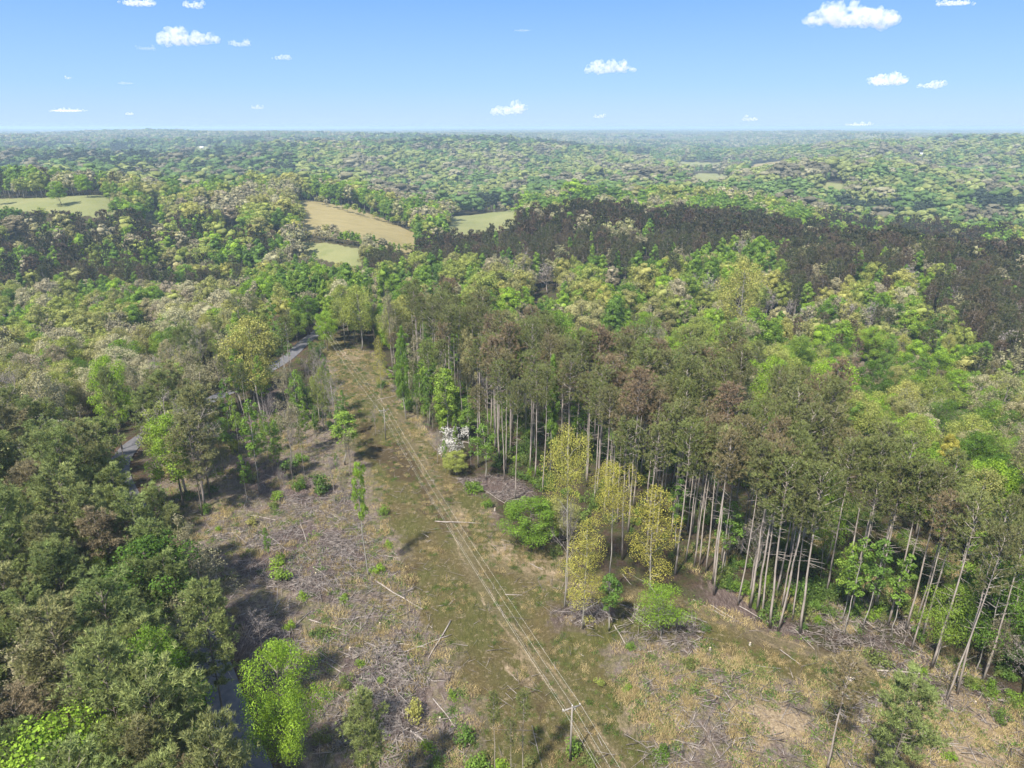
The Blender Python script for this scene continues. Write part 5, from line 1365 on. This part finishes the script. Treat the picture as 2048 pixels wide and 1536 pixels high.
def cloud(seed, u, v, w, h, Y, dens, lab):
    r = np.random.default_rng(seed); g = G()
    k = max(7, int(w / 5))
    a, y, d_ = ray(u, v); cx_, cz_ = a / y * Y, H + Y * d_ / y; px = Y / y / F
    hw, hh = w * px / 2, h * px / 2
    g.add(IC1[0] * [hw * .72, hw * .4, hh * .34] - [0, 0, hh * .22], IC1[1])
    for _ in range(k):
        x = r.uniform(-.9, .9) * hw; e = math.sqrt(1 - (x / hw) ** 2); R_ = hh * r.uniform(.22, .52) * (.45 + .55 * e)
        c = np.array([x, r.uniform(-.3, .3) * hw * e, -hh * .3 + r.uniform(0, 1) ** 1.3 * hh * .9 * e * (1 if r.uniform() < .7 else .4)])
        g.add(c + IC1[0] * (1 + r.normal(0, .07, (len(IC1[0]), 1))) * [R_ * 1.35, R_ * 1.2, R_], IC1[1])
    o = link('cloud', g.mesh('cloud', cloudmat(dens * .7 / hh, hh))); o.location = (cx_, Y, cz_)
    md = o.modifiers.new('join', 'REMESH'); md.mode = 'VOXEL'; md.voxel_size = hh / 9
    tx = bpy.data.textures.new('billow', 'CLOUDS'); tx.noise_scale = hh * .42; tx.noise_depth = 2
    dm = o.modifiers.new('billow', 'DISPLACE'); dm.texture = tx; dm.strength = hh * .6; dm.mid_level = .5
    tag(o, lab, 'cloud')
for k, a in enumerate([(374, 74, 124, 50, 8000, 1.0, 'large puffy white cloud at the upper left'), (480, 86, 54, 22, 8500, .5, 'small ragged cloud right of the large left cloud'), (562, 113, 42, 22, 9000, .6, 'small round cloud below the ragged one'), (275, 4, 84, 26, 7500, .9, 'white cloud cut by the top edge, left one'),
                       (386, 8, 52, 26, 7600, .9, 'compact white cloud cut by the top edge above the large left cloud'), (292, 95, 50, 16, 8500, .15, 'thin wispy streak left of the large cloud'), (135, 220, 86, 12, 12000, .6, 'long low flat cloud above the left horizon'), (259, 227, 26, 9, 12000, .5, 'tiny low cloud right of the long flat one'),
                       (135, 155, 18, 9, 10000, .6, 'tiny lone cloud over the left fields'), (250, 165, 44, 12, 10000, .15, 'faint wisp in the middle of the left sky'), (515, 214, 36, 14, 12000, .35, 'faint low cloud left of the sky centre'), (1019, 218, 70, 36, 11000, .9, 'pointed white cloud low over the middle horizon'),
                       (1222, 133, 100, 40, 9000, .9, 'white cloud right of the sky centre'), (1712, 32, 200, 66, 7500, 1.1, 'largest cloud, at the upper right'), (1910, 4, 90, 20, 7500, .7, 'cloud cut by the top edge at the far right'), (1774, 160, 96, 34, 9500, 1.1, 'flat based oval cloud at the right'),
                       (1866, 168, 58, 28, 9500, .9, 'small cloud right of the oval cloud'), (1198, 232, 32, 13, 12000, .5, 'small low cloud right of the pointed one'), (1497, 237, 40, 16, 12000, .45, 'pinkish low cloud over the right horizon'), (1718, 248, 66, 12, 13000, .5, 'flat cloud touching the right horizon'), (1045, 60, 50, 8, 8500, .10, 'faint streak high in the middle sky')]):
    cloud(1600 + k, *a)

# ================================================================== HAZE
def boxmesh(name, x0, x1, y0, y1, z0, z1):
    V = [(a_, b_, c_) for a_ in (x0, x1) for b_ in (y0, y1) for c_ in (z0, z1)]
    return mkmesh(name, V, [(0, 1, 3), (0, 3, 2), (4, 6, 7), (4, 7, 5), (0, 4, 5), (0, 5, 1), (2, 3, 7), (2, 7, 6), (0, 2, 6), (0, 6, 4), (1, 5, 7), (1, 7, 3)], [])
mh, n, l = newmat('haze')
pv = n.new('ShaderNodeVolumePrincipled'); pv.inputs['Color'].default_value = (.60, .79, 1, 1); pv.inputs['Density'].default_value = 1.7e-4; pv.inputs['Anisotropy'].default_value = .1
o_ = n.new('ShaderNodeOutputMaterial'); l.new(pv.outputs[0], o_.inputs['Volume'])
ztop = max(H, float(gz.max()) + 24) + 6
hm = boxmesh('haze', -26500, 26500, -26500, 26500, float(gz.min()) - 1, ztop); hm.materials.append(mh)
hz = tag(link('haze', hm), kind='stuff')
print('ztop', ztop, gz.min())

# ================================================================== LABELS: tell apart what shares one
bpy.context.view_layer.update()
ORD = ['first', 'second', 'third', 'fourth', 'fifth', 'sixth', 'seventh', 'eighth', 'ninth', 'tenth', 'eleventh', 'twelfth', 'thirteenth', 'fourteenth', 'fifteenth', 'sixteenth']
byl = {}
for o in S.objects:
    if o.parent is None and 'label' in o and 'category' in o: byl.setdefault(o['label'], []).append(o)
for lab, os_ in byl.items():
    if len(os_) < 2: continue
    pr = sorted((float(proj(o.location.x, o.location.y, o.location.z + 8)[0]), i) for i, o in enumerate(os_))
    n = len(pr)
    for k, (u, i) in enumerate(pr):
        o = os_[i]
        if n > 16 and 0 < k < n - 1:
            o['group'] = lab; continue
        if n == 2: t = ('left one', 'right one')[k]
        elif k == 0: t = 'leftmost one'
        elif k == n - 1: t = 'rightmost one'
        elif n == 3: t = 'middle one'
        else: t = ORD[k] + ' from left'
        o['label'] = ' '.join((lab + ', ' + t).split()[:16]); o['group'] = lab
